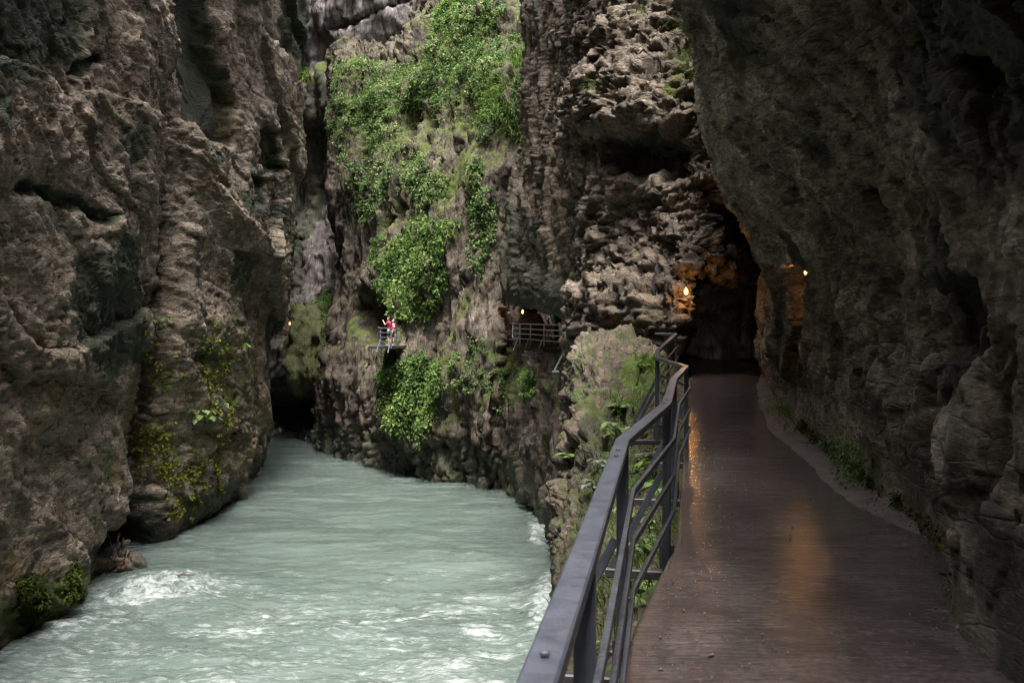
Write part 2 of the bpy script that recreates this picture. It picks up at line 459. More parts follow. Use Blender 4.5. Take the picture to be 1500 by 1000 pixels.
# shapes of the face: pillar, recess panels, crack
panel = inpoly(wx, wy, [(255, -30), (300, -30), (318, 70), (352, 160), (352, 210), (300, 208), (262, 175), (256, 90)], 7)
panel2 = inpoly(wx, wy, [(383, 182), (420, 190), (418, 250), (400, 262), (384, 235)], 4)
panel3 = inpoly(wx, wy, [(372, 255), (410, 268), (396, 305), (374, 300)], 4)
panel4 = inpoly(wx, wy, [(118, 92), (160, 72), (158, 88), (118, 112)], 4)
ledge = inpoly(wx, wy, [(20, 258), (60, 268), (165, 312), (150, 330), (70, 300), (10, 280)], 5)
crack = 1 - sstep(2.0, 7.0, np.abs(wx - np.interp(wy, [0, 120, 300, 420, 520, 640, 800], [205, 222, 232, 222, 196, 192, 178])))
crack = crack * sstep(60, 300, wy)
cave = inpoly(wx, wy, [(150, 800), (178, 742), (196, 780), (200, 812), (150, 815)], 8)
pillar = inpoly(wx, wy, [(205, 480), (260, 430), (350, 470), (370, 620), (330, 740), (205, 800)], 30)
disp = big + pillar * .7 - panel * 1.0 - panel2 * .9 - panel3 * .6 - panel4 * .4 - ledge * .3 - crack * 1.1 - cave * 2.6
A = push(A, n, disp); n = normals(A, (0, 30, 0)); V = A.reshape(-1, 3)
scal = fbm(aniso(V, fr, .55, 1.9, 1.2), 5, 9, .55, 1)            # scallops along the bedding
Vw = V + .35 * np.stack([fbm(V * .7, 3, 170), fbm(V * .7, 3, 174), fbm(V * .7, 3, 178)], 1)
frd = frame((0, .90, -.44), (0, .44, .90))
fac = facets(aniso(Vw, frd, .55, 1.5, 1.1), 4, 2, .6, .35) * .75 + facets(aniso(Vw, frd, .14, .34, .3), 2, 6, .5, .2) * .75
nb = fbm(V * np.array([1.1, 1.1, 1.1], f32), 6, 20, .55)
calm = np.clip(panel + panel2 * .7, 0, 1)
rag = sstep(14, -2, V[:, 2])                                      # rougher towards the water
micro = (scal * .03 + fac * .19 + nb * .08) * (1 - .75 * calm) + rag * fbm(V * 2.6, 4, 25, .6, 1) * .09
A = push(A, n, micro); V = A.reshape(-1, 3); px, py = to_px(V)
n2 = normals(A, (0, 30, 0)).reshape(-1, 3)
patch = sstep(.16, .42, fbm(aniso(V, fr, .13, .26, .2), 4, 33, .55)) * sstep(13, 6, V[:, 2])
film = np.clip(np.maximum.reduce([panel * .95, panel2 * .9, panel3 * .9, panel4 * .8, ledge * .9, patch * .75,
       inpoly(wx, wy, [(110, 380), (190, 340), (190, 520), (120, 560), (90, 460)], 25) * .75,
       blob(wx, wy, 30, 30, 110, 90) * .55, blob(wx, wy, 180, 210, 14, 26) * .8, blob(wx, wy, 340, 395, 12, 30) * .8,
       inpoly(wx, wy, [(395, -20), (445, -20), (430, 90), (405, 60)], 6) * .8]), 0, 1)
low = sstep(6, -3, V[:, 2])
ochre = np.clip(low * sstep(-.1, .5, fbm(V * .35, 3, 50)) * 1.15 + .6 * blob(wx, wy, 290, 270, 40, 30) + .7 * blob(wx, wy, 350, 130, 10, 110) + .15 * low, 0, 1)
moss = np.clip(low * sstep(.05, .5, fbm(V * .4, 4, 60)) * sstep(-.1, .5, n2[:, 2] + .25) * 1.2 + .95 * blob(wx, wy, 215, 650, 26, 45) * sstep(-.2, .3, fbm(V * 1.2, 3, 61))
        + .7 * blob(wx, wy, 300, 590, 70, 90) * sstep(-.1, .4, fbm(V * .9, 3, 62)) + .9 * blob(wx, wy, 85, 865, 45, 35) + .8 * blob(wx, wy, 20, 900, 60, 30)
        + .6 * inpoly(wx, wy, [(205, 520), (350, 470), (365, 640), (330, 740), (210, 780)], 30) * sstep(-.25, .3, fbm(V * .8, 3, 64)) + .75 * blob(wx, wy, 300, 500, 80, 60) * sstep(0, .4, fbm(V * 1.1, 3, 63)), 0, 1)
wet = sstep(-5.4, -7.0, V[:, 2])
finish('L', 'cliff_left', A, M['rock_left'], dict(film=np.maximum(film, wet * .75), moss=moss, ochre=ochre, wet=wet),
       'tall grey-brown gorge wall rising from the river on the left, with lichen and dark stains')

# ---- back wall in the bend
def col_b(px, ds, pys):
    return [U(px, py, d) for py, d in zip(pys, ds)]
pyb = [690, 640, 590, 568, 520, 468, 440, 300, 150, 0, -150, -420]
tb = [(200, [96]*5 + [96]*7), (330, [86, 86, 87, 86, 86, 86, 88, 90, 90, 88, 88, 90]), (385, [79, 79, 83, 79, 77, 77, 83, 87, 87, 85, 85, 88]),
      (410, [77, 77, 84, 76, 75, 76, 82, 86.5, 86, 84, 83, 86]), (440, [75, 75, 83, 73.5, 73, 74.5, 80, 86, 84.5, 82, 82, 85]),
      (480, [72, 72, 79, 71.5, 70.5, 71.5, 77, 84, 82, 80, 80, 83]), (540, [70, 70, 74, 70, 69.5, 71, 76, 82, 80, 78, 78, 81]),
      (620, [76]*6 + [78, 80, 79, 77, 77, 80]), (700, [76]*6 + [77, 79, 78, 76, 76, 79]), (830, [78]*12), (1000, [80]*12)]
cols = []
for px_, ds in tb:
    c = []
    for i, (py_, d) in enumerate(zip(pyb, ds)):
        p = U(px_, py_, d)
        if i == 0: p = (p[0], p[1], WATER - 2)
        if i == 1: p = (p[0], p[1], WATER)
        c.append(p)
    cols.append(c)
A = sheet(cols, 260, 330); n = normals(A, (-6, 20, 5)); V = A.reshape(-1, 3); px, py = to_px(V)
wx, wy = wob(V, px, py, 9, .5, 70)
hang = inpoly(wx, wy, [(452, 130), (478, 92), (498, 120), (496, 178), (450, 182)], 4)
hole = inpoly(wx, wy, [(408, 470), (416, 458), (432, 461), (430, 486), (420, 508), (409, 500)], 3)
flut = fbm(V * np.array([.42, .3, .045], f32), 4, 3, .55, 1)
A = push(A, n, flut * 1.0 + fbm(V * .2, 3, 8) * .9 + hang * .9 - hole * 2.5
         - 1.2 * (1 - sstep(2, 6, np.abs(wy - np.interp(wx, [440, 500, 580, 640], [60, 42, 8, -20])))) * sstep(470, 500, wx))
n = normals(A, (-6, 20, 5)); V = A.reshape(-1, 3)
A = push(A, n, facets(V * np.array([.5, .5, .22], f32), 3, 31) * .5 + fbm(V * np.array([1.2, 1.2, .4], f32), 5, 12, .6) * .3 + fbm(V * np.array([.8, .8, 1.6], f32), 4, 15, .6, 1) * .12)
V = A.reshape(-1, 3)
moss = np.clip(inpoly(wx, wy, [(430, 450), (545, 430), (550, 520), (500, 545), (440, 575), (425, 500)], 12) * .85
       + .9 * inpoly(wx, wy, [(445, 150), (480, 85), (500, 95), (500, 110), (478, 105), (456, 150)], 4) + .4 * blob(wx, wy, 410, 480, 30, 40), 0, 1)
film = np.clip(hang * .8 + .8 * inpoly(wx, wy, [(440, 185), (495, 180), (480, 300), (440, 420), (410, 440), (420, 300)], 14) * sstep(-.3, .3, flut) + sstep(-3.5, -5, V[:, 2]) * .8, 0, 1)
finish('B', 'cliff_far', A, M['rock_back'], dict(moss=moss, film=film, wet=sstep(-5, -7, V[:, 2])),
       'fluted grey-purple rock wall closing the bend of the gorge')

# ---- centre cliff with the hanging greenery
tc_ = [ # rows: waterline, 2..8 as (px,py,d)
 [(486, 650, None), (492, 600, 76), (515, 520, 76), (535, 430, 77), (528, 330, 78), (520, 230, 79), (520, 140, 81), (522, 100, 84)],
 [(480, 655, None), (484, 600, 69.3), (505, 520, 69), (522, 430, 69), (520, 330, 70), (510, 230, 71), (512, 140, 73), (516, 95, 78)],
 [(530, 670, None), (530, 600, 63.5), (535, 520, 64), (545, 430, 65), (545, 330, 66.5), (535, 230, 68), (540, 150, 71), (545, 92, 77)],
 [(580, 685, None), (580, 600, 59.2), (580, 510, 60), (585, 430, 61), (590, 330, 62.5), (590, 230, 64), (595, 140, 67.5), (600, 72, 75)],
 [(630, 697, None), (630, 610, 56.2), (630, 510, 57), (632, 430, 58), (640, 330, 59), (642, 230, 60.5), (645, 120, 64), (650, 5, 73)],
 [(690, 709, None), (690, 610, 53.4), (690, 510, 54), (690, 430, 54.8), (693, 330, 55.6), (695, 220, 57), (700, 110, 60), (705, -50, 70)],
 [(733, 714, None), (733, 610, 52.2), (732, 510, 52.8), (730, 430, 53.4), (735, 330, 54), (740, 220, 55.2), (745, 110, 57), (755, -60, 66)],
 [(747, 716, None), (748, 610, 52.6), (748, 510, 53.4), (748, 430, 54), (755, 330, 54.6), (765, 220, 56), (775, 110, 58), (790, -60, 66)],
 [(760, 708, None), (775, 610, 57), (775, 510, 58), (775, 430, 58.5), (785, 330, 59), (800, 220, 60), (815, 110, 62), (830, -60, 68)],
 [(865, 675, None), (875, 610, 63), (875, 510, 63), (875, 430, 63), (880, 330, 63.5), (885, 220, 64), (890, 110, 65), (900, -60, 70)],
]
cols = []
for c in tc_:
    w = WL(c[0][0], c[0][1]); pts = [(w[0], w[1], WATER - 2), w] + [U(*q) for q in c[1:]]
    t = c[-1]; pts.append(U(t[0] + 3, t[1] - 90, 92)); cols.append(pts)
A = sheet(cols, 460, 420); n = normals(A, (-8, 10, 4)); V = A.reshape(-1, 3); px, py = to_px(V)
flut = fbm(V * np.array([.40, .40, .06], f32), 4, 3, .5, 1)
flut2 = fbm(V * np.array([1.0, 1.0, .16], f32), 3, 17, .5, 1)
wx, wy = wob(V, px, py, 9, .5, 80)
darkcave = inpoly(wx, wy, [(540, 450), (560, 428), (586, 440), (590, 506), (552, 506)], 7)
und = inpoly(wx, wy, [(620, 690), (640, 640), (740, 660), (760, 720), (620, 720)], 10)
A = push(A, n, flut * 1.25 + flut2 * .55 + fbm(V * .16, 3, 6) * 1.2 - darkcave * 1.9 - und * .5
         - 1.0 * blob(wx, wy, 645, 190, 10, 46) - .9 * blob(wx, wy, 618, 185, 22, 30) - .9 * blob(wx, wy, 745, 470, 6, 200))
n = normals(A, (-8, 10, 4)); V = A.reshape(-1, 3)
F1, F2, cr = worley(V * np.array([.7, .7, 1.0], f32) + .5 * fbm(V, 3, 19)[:, None], 4)
lowr = sstep(-1, -5, V[:, 2])
A = push(A, n, fbm(V * np.array([1.1, 1.1, .6], f32), 6, 12, .58) * .22 + facets(V * np.array([.7, .7, .22], f32), 4, 33, .55) * .34 + lowr * ((cr - .5) * .25 - .2 * (1 - sstep(.02, .16, F2 - F1))))
V = A.reshape(-1, 3); n2 = normals(A, (-8, 10, 4)).reshape(-1, 3); px, py = to_px(V)
moss = np.clip(.4 * inpoly(px, py, [(495, 90), (600, 80), (650, -20), (780, -20), (780, 180), (730, 250), (640, 330), (560, 340), (500, 260)], 20) + sstep(-.1, .5, fbm(V * .45, 4, 60)) * .75 * sstep(-6, -2, V[:, 2]) + sstep(.3, .8, n2[:, 2]) * .6
       + .7 * blob(wx, wy, 690, 570, 70, 80) * sstep(-.2, .3, fbm(V * 1.1, 3, 63)), 0, 1)
film = np.clip(sstep(-4.5, -6.8, V[:, 2]) * .8 + .35 * sstep(.1, .5, fbm(V * np.array([.7, .7, .12], f32), 3, 91)), 0, 1)
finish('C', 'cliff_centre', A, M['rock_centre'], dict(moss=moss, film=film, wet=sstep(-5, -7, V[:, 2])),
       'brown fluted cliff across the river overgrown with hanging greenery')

# ---- rock pedestal and floor of the lit alcove across the water
base = [(-1.6, 57), (-.2, 53.6), (.07, 52.2), (.83, 48.6), (1.54, 44.8), (1.98, 42.4), (2.1, 37), (2.4, 31)]
lip = [(-.6, 59), (-.2, 55), (.03, 53.4), (.9, 50.4), (1.6, 47.2), (2.25, 44.2), (2.7, 39), (3.0, 32)]
cols = []
for (bx, by), (lx, ly) in zip(base, lip):
    ux, uy = .80, .60
    cols.append([(bx + .3, by + .3, -9.5), (bx, by, -7.5), (bx - .25, by - .15, -5.5), (bx - .1, by, -2.5), (lx - .1, ly, -.3), (lx + .15, ly + .1, .12), (lx + 2.5*ux, ly + 2.5*uy, .15),
                 (lx + 6*ux, ly + 6*uy, .2), (lx + 6.6*ux, ly + 6.6*uy, 1.5), (lx + 7.2*ux, ly + 7.2*uy, 4.5), (lx + 7*ux, ly + 7*uy, 10)])
A = sheet(cols, 200, 260); n = normals(A, (-8, 20, 6)); V = A.reshape(-1, 3)
flr = sstep(-.15, .1, V[:, 2]) * sstep(.5, .2, V[:, 2])
A = push(A, n, (fbm(V * np.array([.5, .5, .10], f32), 4, 23, .5, 1) * .7 + fbm(V * np.array([1.2, 1.2, .5], f32), 5, 24, .55) * .2 + facets(V * np.array([.8, .8, .45], f32), 4, 35) * .4) * (1 - .95 * flr))
V = A.reshape(-1, 3); px, py = to_px(V)
moss = np.clip(sstep(0, .5, fbm(V * .5, 4, 66)) * .8 + .8 * blob(px, py, 748, 540, 14, 60) + .7 * blob(px, py, 775, 560, 8, 30), 0, 1) * (1 - flr)
finish('P', 'alcove_rock', A, M['rock_centre'], dict(moss=moss, film=sstep(-4.5, -6.8, V[:, 2]) * .8, wet=sstep(-5, -7, V[:, 2])),
       'brown rock face below the lit alcove across the river')

# ---- buttress between the river and the tunnel
rb = [ # lip ... up (px,py,d); first entry = tucked row as xyz offset type
 ('a', [(790, 425, 56), (790, 340, 56), (790, 250, 55), (800, 180, 55), (805, 90, 54), (805, 0, 54)]),
 ('a', [(748, 428, 50), (751, 340, 49.5), (758, 250, 49), (775, 180, 49), (779, 90, 48), (773, 0, 48)]),
 ('a', [(775, 438, 46.5), (777, 370, 45.5), (784, 290, 45), (792, 200, 44.5), (797, 100, 44), (794, 0, 44)]),
 ('a', [(806, 445, 41), (806, 380, 40), (811, 300, 39), (816, 200, 38.5), (820, 100, 38), (816, 0, 38)]),
 ('a', [(846, 446, 33), (845, 380, 32.5), (841, 300, 32), (845, 200, 31.5), (850, 100, 31.5), (846, 0, 32)]),
 ('b', [(858, 522, 27.5), (866, 450, 27.3), (868, 350, 27.6), (870, 230, 27.8), (872, 110, 28.2), (868, 0, 29)]),
 ('b', [(900, 512, 25.2), (898, 440, 25.0), (890, 345, 25.8), (893, 225, 25.6), (897, 110, 26.2), (897, 0, 27)]),
 ('b', [(945, 502, 23.4), (942, 440, 23.3), (948, 345, 24.3), (950, 225, 23.8), (952, 110, 24.8), (952, 0, 26)]),
 ('b', [(990, 496, 22.3), (986, 440, 22.3), (994, 345, 23.3), (1000, 225, 23.0), (1000, 110, 24.0), (1000, 0, 25)]),
 ('c', [(1006, 402, 22.8), (1012, 385, 22.7), (1022, 335, 22.9), (1030, 225, 23.2), (1032, 110, 24.4), (1030, 0, 25.2)]),
 ('c', [(1050, 392, 23.1), (1055, 370, 23.0), (1064, 330, 23.3), (1072, 225, 23.8), (1064, 110, 25.4), (1062, 0, 26)]),
 ('c', [(1110, 395, 25.2), (1112, 370, 25.2), (1115, 330, 25.6), (1115, 225, 26.4), (1115, 110, 30), (1115, 0, 30)]),
 ('c', [(1200, 395, 29), (1200, 370, 29.5), (1200, 330, 30), (1200, 225, 31), (1200, 110, 32), (1200, 0, 32)]),
]
cols = []
for t, c in rb:
    l = np.array(U(*c[0]))
    tuck = {'a': (8.0, 6.5, 1.2), 'b': (.3, 2.2, -.35), 'c': (.2, 8, .6)}[t]
    mid = {'a': (2.2, 1.6, .35), 'b': (.1, .9, -.1), 'c': (.1, 3, .2)}[t]
    top = np.array(U(*c[-1]))
    pts = [tuple(l + tuck), tuple(l + mid)] + [U(*q) for q in c] + [(top[0] + .3, top[1] + 1.2, top[2] + 7), (top[0] + 4.0, top[1] + 8, 36)]
    cols.append(pts)
A = sheet(cols, 460, 460); n = normals(A, (0, 0, 3)); V = A.reshape(-1, 3); px, py = to_px(V)
wx, wy = wob(V, px, py, 8, .9, 90)
front = sstep(822, 862, wx)                                     # the nodular face; the river side is smoother
over = inpoly(wx, wy, [(880, 196), (1008, 192), (1010, 262), (930, 262), (885, 240)], 9)
lump = inpoly(wx, wy, [(870, 100), (1000, 110), (1005, 192), (870, 196), (825, 175)], 14)
knob = inpoly(wx, wy, [(848, 430), (900, 408), (960, 412), (975, 500), (850, 512)], 10)
A = push(A, n, fbm(V * .35, 3, 4) * .45 * (.4 + .6 * front) + (lump * .45 - over * .75 + knob * .4) * front + front * fbm(V * np.array([.9, .9, .9], f32), 3, 7, .5, 1) * .22)
n = normals(A, (0, 0, 3)); V = A.reshape(-1, 3)
warp = V + .10 * np.stack([fbm(V * 1.3, 3, 100), fbm(V * 1.3, 3, 104), fbm(V * 1.3, 3, 108)], 1)
lay = sstep(-.35, .35, fbm(V * .45, 3, 47))
blocks = facets(warp * np.array([1.0, 1.0, 1.9], f32), 5, 5, .52, .7) * (.22 + .12 * lay)
G1, G2, cr2 = worley(warp * np.array([3.4, 3.4, 5.6], f32), 6)
nod = ((cr2 - .5) * .10 - .07 * (1 - sstep(.02, .2, G2 - G1))) * (1 - .5 * lay)
strat = fbm(warp * np.array([.5, .5, 3.4], f32), 4, 49, .6, 1) * .07
sm = fbm(V * np.array([.7, .7, .35], f32), 6, 31, .55) * .45
A = push(A, n, (blocks + nod + strat) * (.26 + .74 * front) + (1 - front) * facets(V * np.array([.35, .35, .22], f32), 3, 59, .5, .4) * .55 + (1 - front) * fbm(V * np.array([.8, .8, .16], f32), 4, 58, .55, 1) * .5 + sm * (.55 - .15 * front) + fbm(V * 3, 4, 77, .6) * .05)
V = A.reshape(-1, 3); n2 = normals(A, (0, 0, 3)).reshape(-1, 3)
under = inpoly(wx, wy, [(752, 290), (800, 330), (845, 430), (840, 452), (744, 432)], 10)
film = np.clip((1 - front) * .1 + under * .35 + over * .5 + .5 * sstep(.1, .5, fbm(V * .6, 3, 95)), 0, 1)
moss = np.clip(sstep(.45, .9, n2[:, 2]) * .5 * sstep(-.1, .4, fbm(V * .7, 3, 97)) + .8 * blob(wx, wy, 1000, 110, 26, 70) * sstep(-.1, .3, fbm(V * 1.4, 3, 98)) + .5 * blob(wx, wy, 770, 220, 14, 70), 0, 1)
finish('M', 'rock_buttress', A, M['rock_buttress'], dict(film=film, moss=moss, ochre=.25 * front * sstep(.2, .5, fbm(V * .8, 3, 99)), wet=np.zeros(len(V))),
       'blocky dark brown rock pillar between the river and the tunnel mouth')

# ---- tunnel interior behind the lamp
tp = [(3.15, 22.9), (3.85, 23.6), (4.0, 26), (4.2, 30), (5.0, 33.5), (6.6, 34.5), (8.2, 33), (8.8, 29), (8.6, 25)]
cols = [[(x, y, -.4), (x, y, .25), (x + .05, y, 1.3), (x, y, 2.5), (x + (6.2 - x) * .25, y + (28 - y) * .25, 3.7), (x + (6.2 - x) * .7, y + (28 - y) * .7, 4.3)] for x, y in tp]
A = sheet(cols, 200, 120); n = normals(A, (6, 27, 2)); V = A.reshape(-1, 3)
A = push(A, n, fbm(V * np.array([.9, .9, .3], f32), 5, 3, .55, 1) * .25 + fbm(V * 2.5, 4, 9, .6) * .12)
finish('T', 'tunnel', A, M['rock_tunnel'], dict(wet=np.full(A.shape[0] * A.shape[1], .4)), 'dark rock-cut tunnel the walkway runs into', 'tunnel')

# ------------------------------------------------------------------ walkway edges
def ground_z(d): return np.where(d > 13, .22 * (np.minimum(d, 23) - 13) / 9, 0.0)
EDGE_L = [(-.55, -6), (-.2, 0), (.2, 2.8), (.45, 4.35), (.60, 5.0), (.90, 6.1), (1.16, 7.0), (1.62, 9.5), (2.0, 11.6), (2.55, 14.5), (3.1, 17.5), (3.75, 21), (4.3, 24), (4.6, 27), (4.4, 31)]
EDGE_R = [(2.4, -6), (2.3, 0), (2.25, 2.5), (2.2, 4.2), (2.28, 5.0), (2.75, 6.2), (2.95, 6.9), (3.15, 7.8), (3.3, 9.0), (3.6, 10.8), (3.75, 12.2), (3.98, 14.0), (4.75, 18), (5.5, 21), (6.3, 24), (7.0, 27), (7.2, 31)]
EDGE_I = [(2.75, -6), (2.7, 0), (2.6, 2.5), (2.55, 4.2), (2.65, 5.0), (3.0, 6.2), (2.95, 7.3), (2.86, 8.4), (3.0, 9.7), (3.28, 11.3), (3.5, 13.6), (4.3, 17.5), (5.1, 20.8), (6.0, 24), (6.7, 27), (6.9, 31)]
def ex(E, d): return np.interp(d, [e[1] for e in E], [e[0] for e in E])

# ---- river bank under the walkway
st = {
 -6: [(-.1, -.5), (-.4, -.5), (-.6, -.7), (-.8, -1), (-.8, -1.5), (-.6, -2.2), (-.4, -3), (-.2, -5), (-.1, -8), (0, -10)],
 0: [(.1, -.5), (0, -.45), (-.2, -.6), (-.3, -.9), (-.3, -1.4), (-.1, -2), (.1, -3), (.3, -5), (.4, -8), (.4, -10)],
 3: [(.9, -.5), (.3, -.4), (.2, -.5), (.05, -.8), (.05, -1.2), (.2, -2), (.4, -3), (.6, -5), (.7, -8), (.7, -10)],
 5: [(1.1, -.5), (.68, -.34), (.5, -.4), (.3, -.6), (.25, -1), (.4, -1.8), (.6, -3), (.8, -5), (.9, -8), (.9, -10)],
 6.5: [(1.5, -.5), (1.05, -.34), (.75, -.42), (.45, -.65), (.36, -1), (.5, -1.8), (.8, -3), (1, -5), (1.1, -8), (1.1, -10)],
 8: [(1.9, -.5), (1.35, -.36), (1.0, -.5), (.65, -.75), (.48, -1.1), (.55, -1.8), (.8, -3), (1.1, -5), (1.2, -8), (1.2, -10)],
 10: [(2.2, -.5), (1.7, -.36), (1.25, -.6), (.85, -.95), (.60, -1.35), (.6, -2.0), (.85, -3), (1.2, -5), (1.3, -8), (1.3, -10)],
 13: [(2.8, -.5), (2.2, -.34), (1.6, -.75), (1.0, -1.1), (.72, -1.6), (.62, -2.1), (.85, -3), (1.2, -5), (1.35, -8), (1.4, -10)],
 16: [(3.3, -.4), (2.7, -.2), (1.9, -.35), (1.25, -.7), (.88, -1.3), (.68, -2.1), (.85, -3), (1.2, -5), (1.4, -8), (1.5, -10)],
 18: [(3.6, -.3), (3.0, -.05), (2.3, .25), (1.5, .3), (1.1, -.3), (.95, -1.3), (.85, -2.4), (1.15, -4.2), (1.4, -8), (1.5, -10)],
 20: [(3.9, -.1), (3.3, .15), (2.75, .72), (2.0, .98), (1.3, .72), (1.12, -.6), (.95, -2.4), (1.2, -4), (1.5, -8), (1.6, -10)],
 23: [(4.2, .1), (3.9, .4), (3.2, .9), (2.3, 1.1), (1.5, .9), (1.35, -.6), (1.35, -2.4), (1.5, -5), (1.8, -8), (1.9, -10)],
 27: [(5, .1), (4.4, .4), (3.6, .8), (2.6, .9), (2.1, .6), (1.9, -.6), (1.9, -2.4), (1.9, -5), (2.0, -8), (2.1, -10)],
 36: [(7, .1), (5.5, .3), (4.3, .5), (3.3, .5), (2.8, .3), (2.4, -.6), (2.3, -2.4), (2.2, -5), (2.2, -8), (2.3, -10)],
 41: [(8, .1), (6.5, .3), (5, .4), (4, .4), (3.5, .3), (3.0, -.6), (2.9, -2.4), (2.7, -5), (2.6, -8), (2.6, -10)],
}
cols = [[(x, d, z) for x, z in st[d]] for d in sorted(st)]
A = sheet(cols, 460, 320); n = normals(A, (-6, 8, 6)); V = A.reshape(-1, 3); px, py = to_px(V)
safe = np.clip((ex(EDGE_L, V[:, 1]) + .02 - V[:, 0]) / .5, 0, 1)         # keep clear of the slab
safe = np.where(V[:, 1] > 17.5, np.clip((ex(EDGE_L, V[:, 1]) - .25 - V[:, 0]) / .5, 0, 1), safe)
rockz = sstep(13.5, 17.5, V[:, 1])
warp = V + .2 * np.stack([fbm(V * 1.5, 3, 110), fbm(V * 1.5, 3, 114), fbm(V * 1.5, 3, 118)], 1)
F1, F2, cr = worley(warp * np.array([1.3, 1.3, 1.6], f32), 7)
G1, G2, cr2 = worley(warp * np.array([5, 5, 6], f32), 8)
disp = fbm(V * .7, 3, 3) * .22 + facets(V * np.array([1.6, 1.6, 1.6], f32), 4, 37, .55) * .15 * (.3 + .7 * rockz) + ((cr - .5) * .28 - .14 * (1 - sstep(.02, .2, F2 - F1))) * (.3 + .7 * rockz) + ((cr2 - .5) * .09 + (.5 - G1) * .09) * (.35 + .65 * rockz) + fbm(V * 3.2, 5, 21, .6) * .07
A = push(A, n, disp * safe)
V = A.reshape(-1, 3); n2 = normals(A, (-6, 8, 6)).reshape(-1, 3); px, py = to_px(V)
up = sstep(.25, .75, n2[:, 2])
moss = np.clip(up * (.55 + .5 * sstep(-.2, .3, fbm(V * 1.1, 3, 121))) * (1 - .45 * rockz) + .55 * blob(px, py, 900, 590, 60, 60) * sstep(-.1, .3, fbm(V * 1.5, 3, 122)) + .9 * blob(px, py, 945, 545, 35, 25)
      + .5 * sstep(0, .5, fbm(V * .8, 3, 125)), 0, 1)
finish('N', 'river_bank', A, M['rock_bank'], dict(moss=moss, ochre=.4 * sstep(.0, .5, fbm(V * .9, 3, 127)), film=sstep(-2.2, -4, V[:, 2]) * .3 + .55 * sstep(.1, .5, fbm(V * np.array([1, 1, .3], f32), 3, 128)), wet=sstep(-5, -7, V[:, 2])),
       'mossy pale nodular rock bank below the railing, dropping to the river', 'river bank')

# ---- right wall and overhang; unseen upper rows shaped to set daylight on the path
zr = [-.5, .0, 1, 2, 3, 4, 5, 6, 7.5, 10, 14, 22, 36]
tr = {
 -25: [2.4, 2.4, 2.5, 2.5, 2.3, 2.05, 1.7, 1.4, 1.25, 1.6, 3, 3.8, 7],
 -8: [2.4, 2.4, 2.5, 2.5, 2.3, 2.05, 1.7, 1.4, 1.25, 1.6, 3, 3.8, 7],
 -2: [2.35, 2.35, 2.45, 2.45, 2.3, 2, 1.65, 1.35, 1.2, 1.55, 2.95, 3.8, 7],
 2: [2.25, 2.25, 2.38, 2.42, 2.25, 1.9, 1.55, 1.25, 1.1, 1.45, 2.85, 3.8, 7],
 4.2: [2.2, 2.2, 2.4, 2.5, 2.4, 1.85, 1.5, 1.2, 1.05, 1.4, 2.8, 3.8, 7],
 5.2: [2.34, 2.34, 2.55, 2.6, 2.45, 1.99, 1.64, 1.34, 1.19, 1.54, 2.94, 3.8, 7],
 6.2: [2.78, 2.78, 2.9, 2.85, 2.6, 2.43, 2.08, 1.78, 1.63, 1.98, 3.38, 3.8, 7],
 7.5: [3.1, 3.1, 3.2, 3.2, 2.85, 2.75, 2.4, 2.1, 1.95, 2.3, 3.7, 3.8, 7],
 9: [3.3, 3.3, 3.45, 3.6, 3.2, 2.95, 2.6, 2.3, 2.15, 2.5, 3.9, 3.8, 7],
 11: [3.66, 3.66, 3.88, 4.05, 3.65, 2.95, 2.4, 2, 1.4, 1.65, 2.4, 4.2, 7.4],
 14: [4, 4, 4.2, 4.35, 3.85, 3.1, 2.72, 2.55, 2, 2.25, 3, 4.8, 8],
 16: [4.36, 4.36, 4.42, 4.34, 3.95, 3.42, 3.1, 2.95, 2.75, 3, 3.75, 5.55, 8.75],
 18: [4.78, 4.78, 4.82, 4.74, 4.3, 3.8, 3.52, 3.4, 3.25, 3.5, 4.25, 6.05, 9.25],
 20: [5.25, 5.25, 5.28, 5.18, 4.8, 4.35, 4.12, 4, 3.82, 4.07, 4.82, 6.62, 9.82],
 22: [5.8, 5.8, 5.8, 5.7, 5.35, 4.95, 4.7, 4.55, 4.3, 4.55, 5.3, 7.1, 10.3],
 23.5: [6.5, 6.5, 6.5, 6.4, 6.1, 5.8, 5.5, 5.3, 5, 5.25, 6, 7.8, 11],
 27: [8.2, 8.2, 8.2, 8.1, 7.8, 7.4, 7, 6.6, 6.2, 6.45, 7.2, 9, 12.2],
}
cols = [[(x, d, z + float(ground_z(d)) * (1 if z < 4 else 0)) for x, z in zip(tr[d], zr)] for d in sorted(tr)]
A = sheet(cols, 640, 520); n = normals(A, (0, 6, 1.5)); V = A.reshape(-1, 3); px, py = to_px(V)
wx, wy = wob(V, px, py, 14, 1.2, 140)
fr = frame((.1, .78, .62), (0, -.62, .78))
foot = sstep(.05, 1.0, V[:, 2])
big = fbm(aniso(V, fr, .22, .55, .4), 4, 2, .55) * .42 + fbm(V * np.array([.8, .8, .16], f32), 3, 12, .5, 1) * .22 * sstep(3.6, 1.6, V[:, 2])
niche = 1 - sstep(.72, 1.12, np.hypot((V[:, 1] - 13.9) / 1.05, (V[:, 2] - 2.18) / .30))
pit = blob(wx, wy, 1420, 110, 34, 26)
bump_ = inpoly(wx, wy, [(1040, 240), (1130, 200), (1260, 330), (1330, 470), (1260, 480), (1150, 370)], 40)
cavn = inpoly(wx, wy, [(1370, 410), (1440, 400), (1450, 520), (1400, 560), (1360, 480)], 18)
A = push(A, n, big * (.12 + .88 * foot) - niche * .85 - pit * .18 + bump_ * .22 - cavn * .3)
n = normals(A, (0, 6, 1.5)); V = A.reshape(-1, 3)
warp = V + .18 * np.stack([fbm(V * 1.6, 3, 150), fbm(V * 1.6, 3, 154), fbm(V * 1.6, 3, 158)], 1)
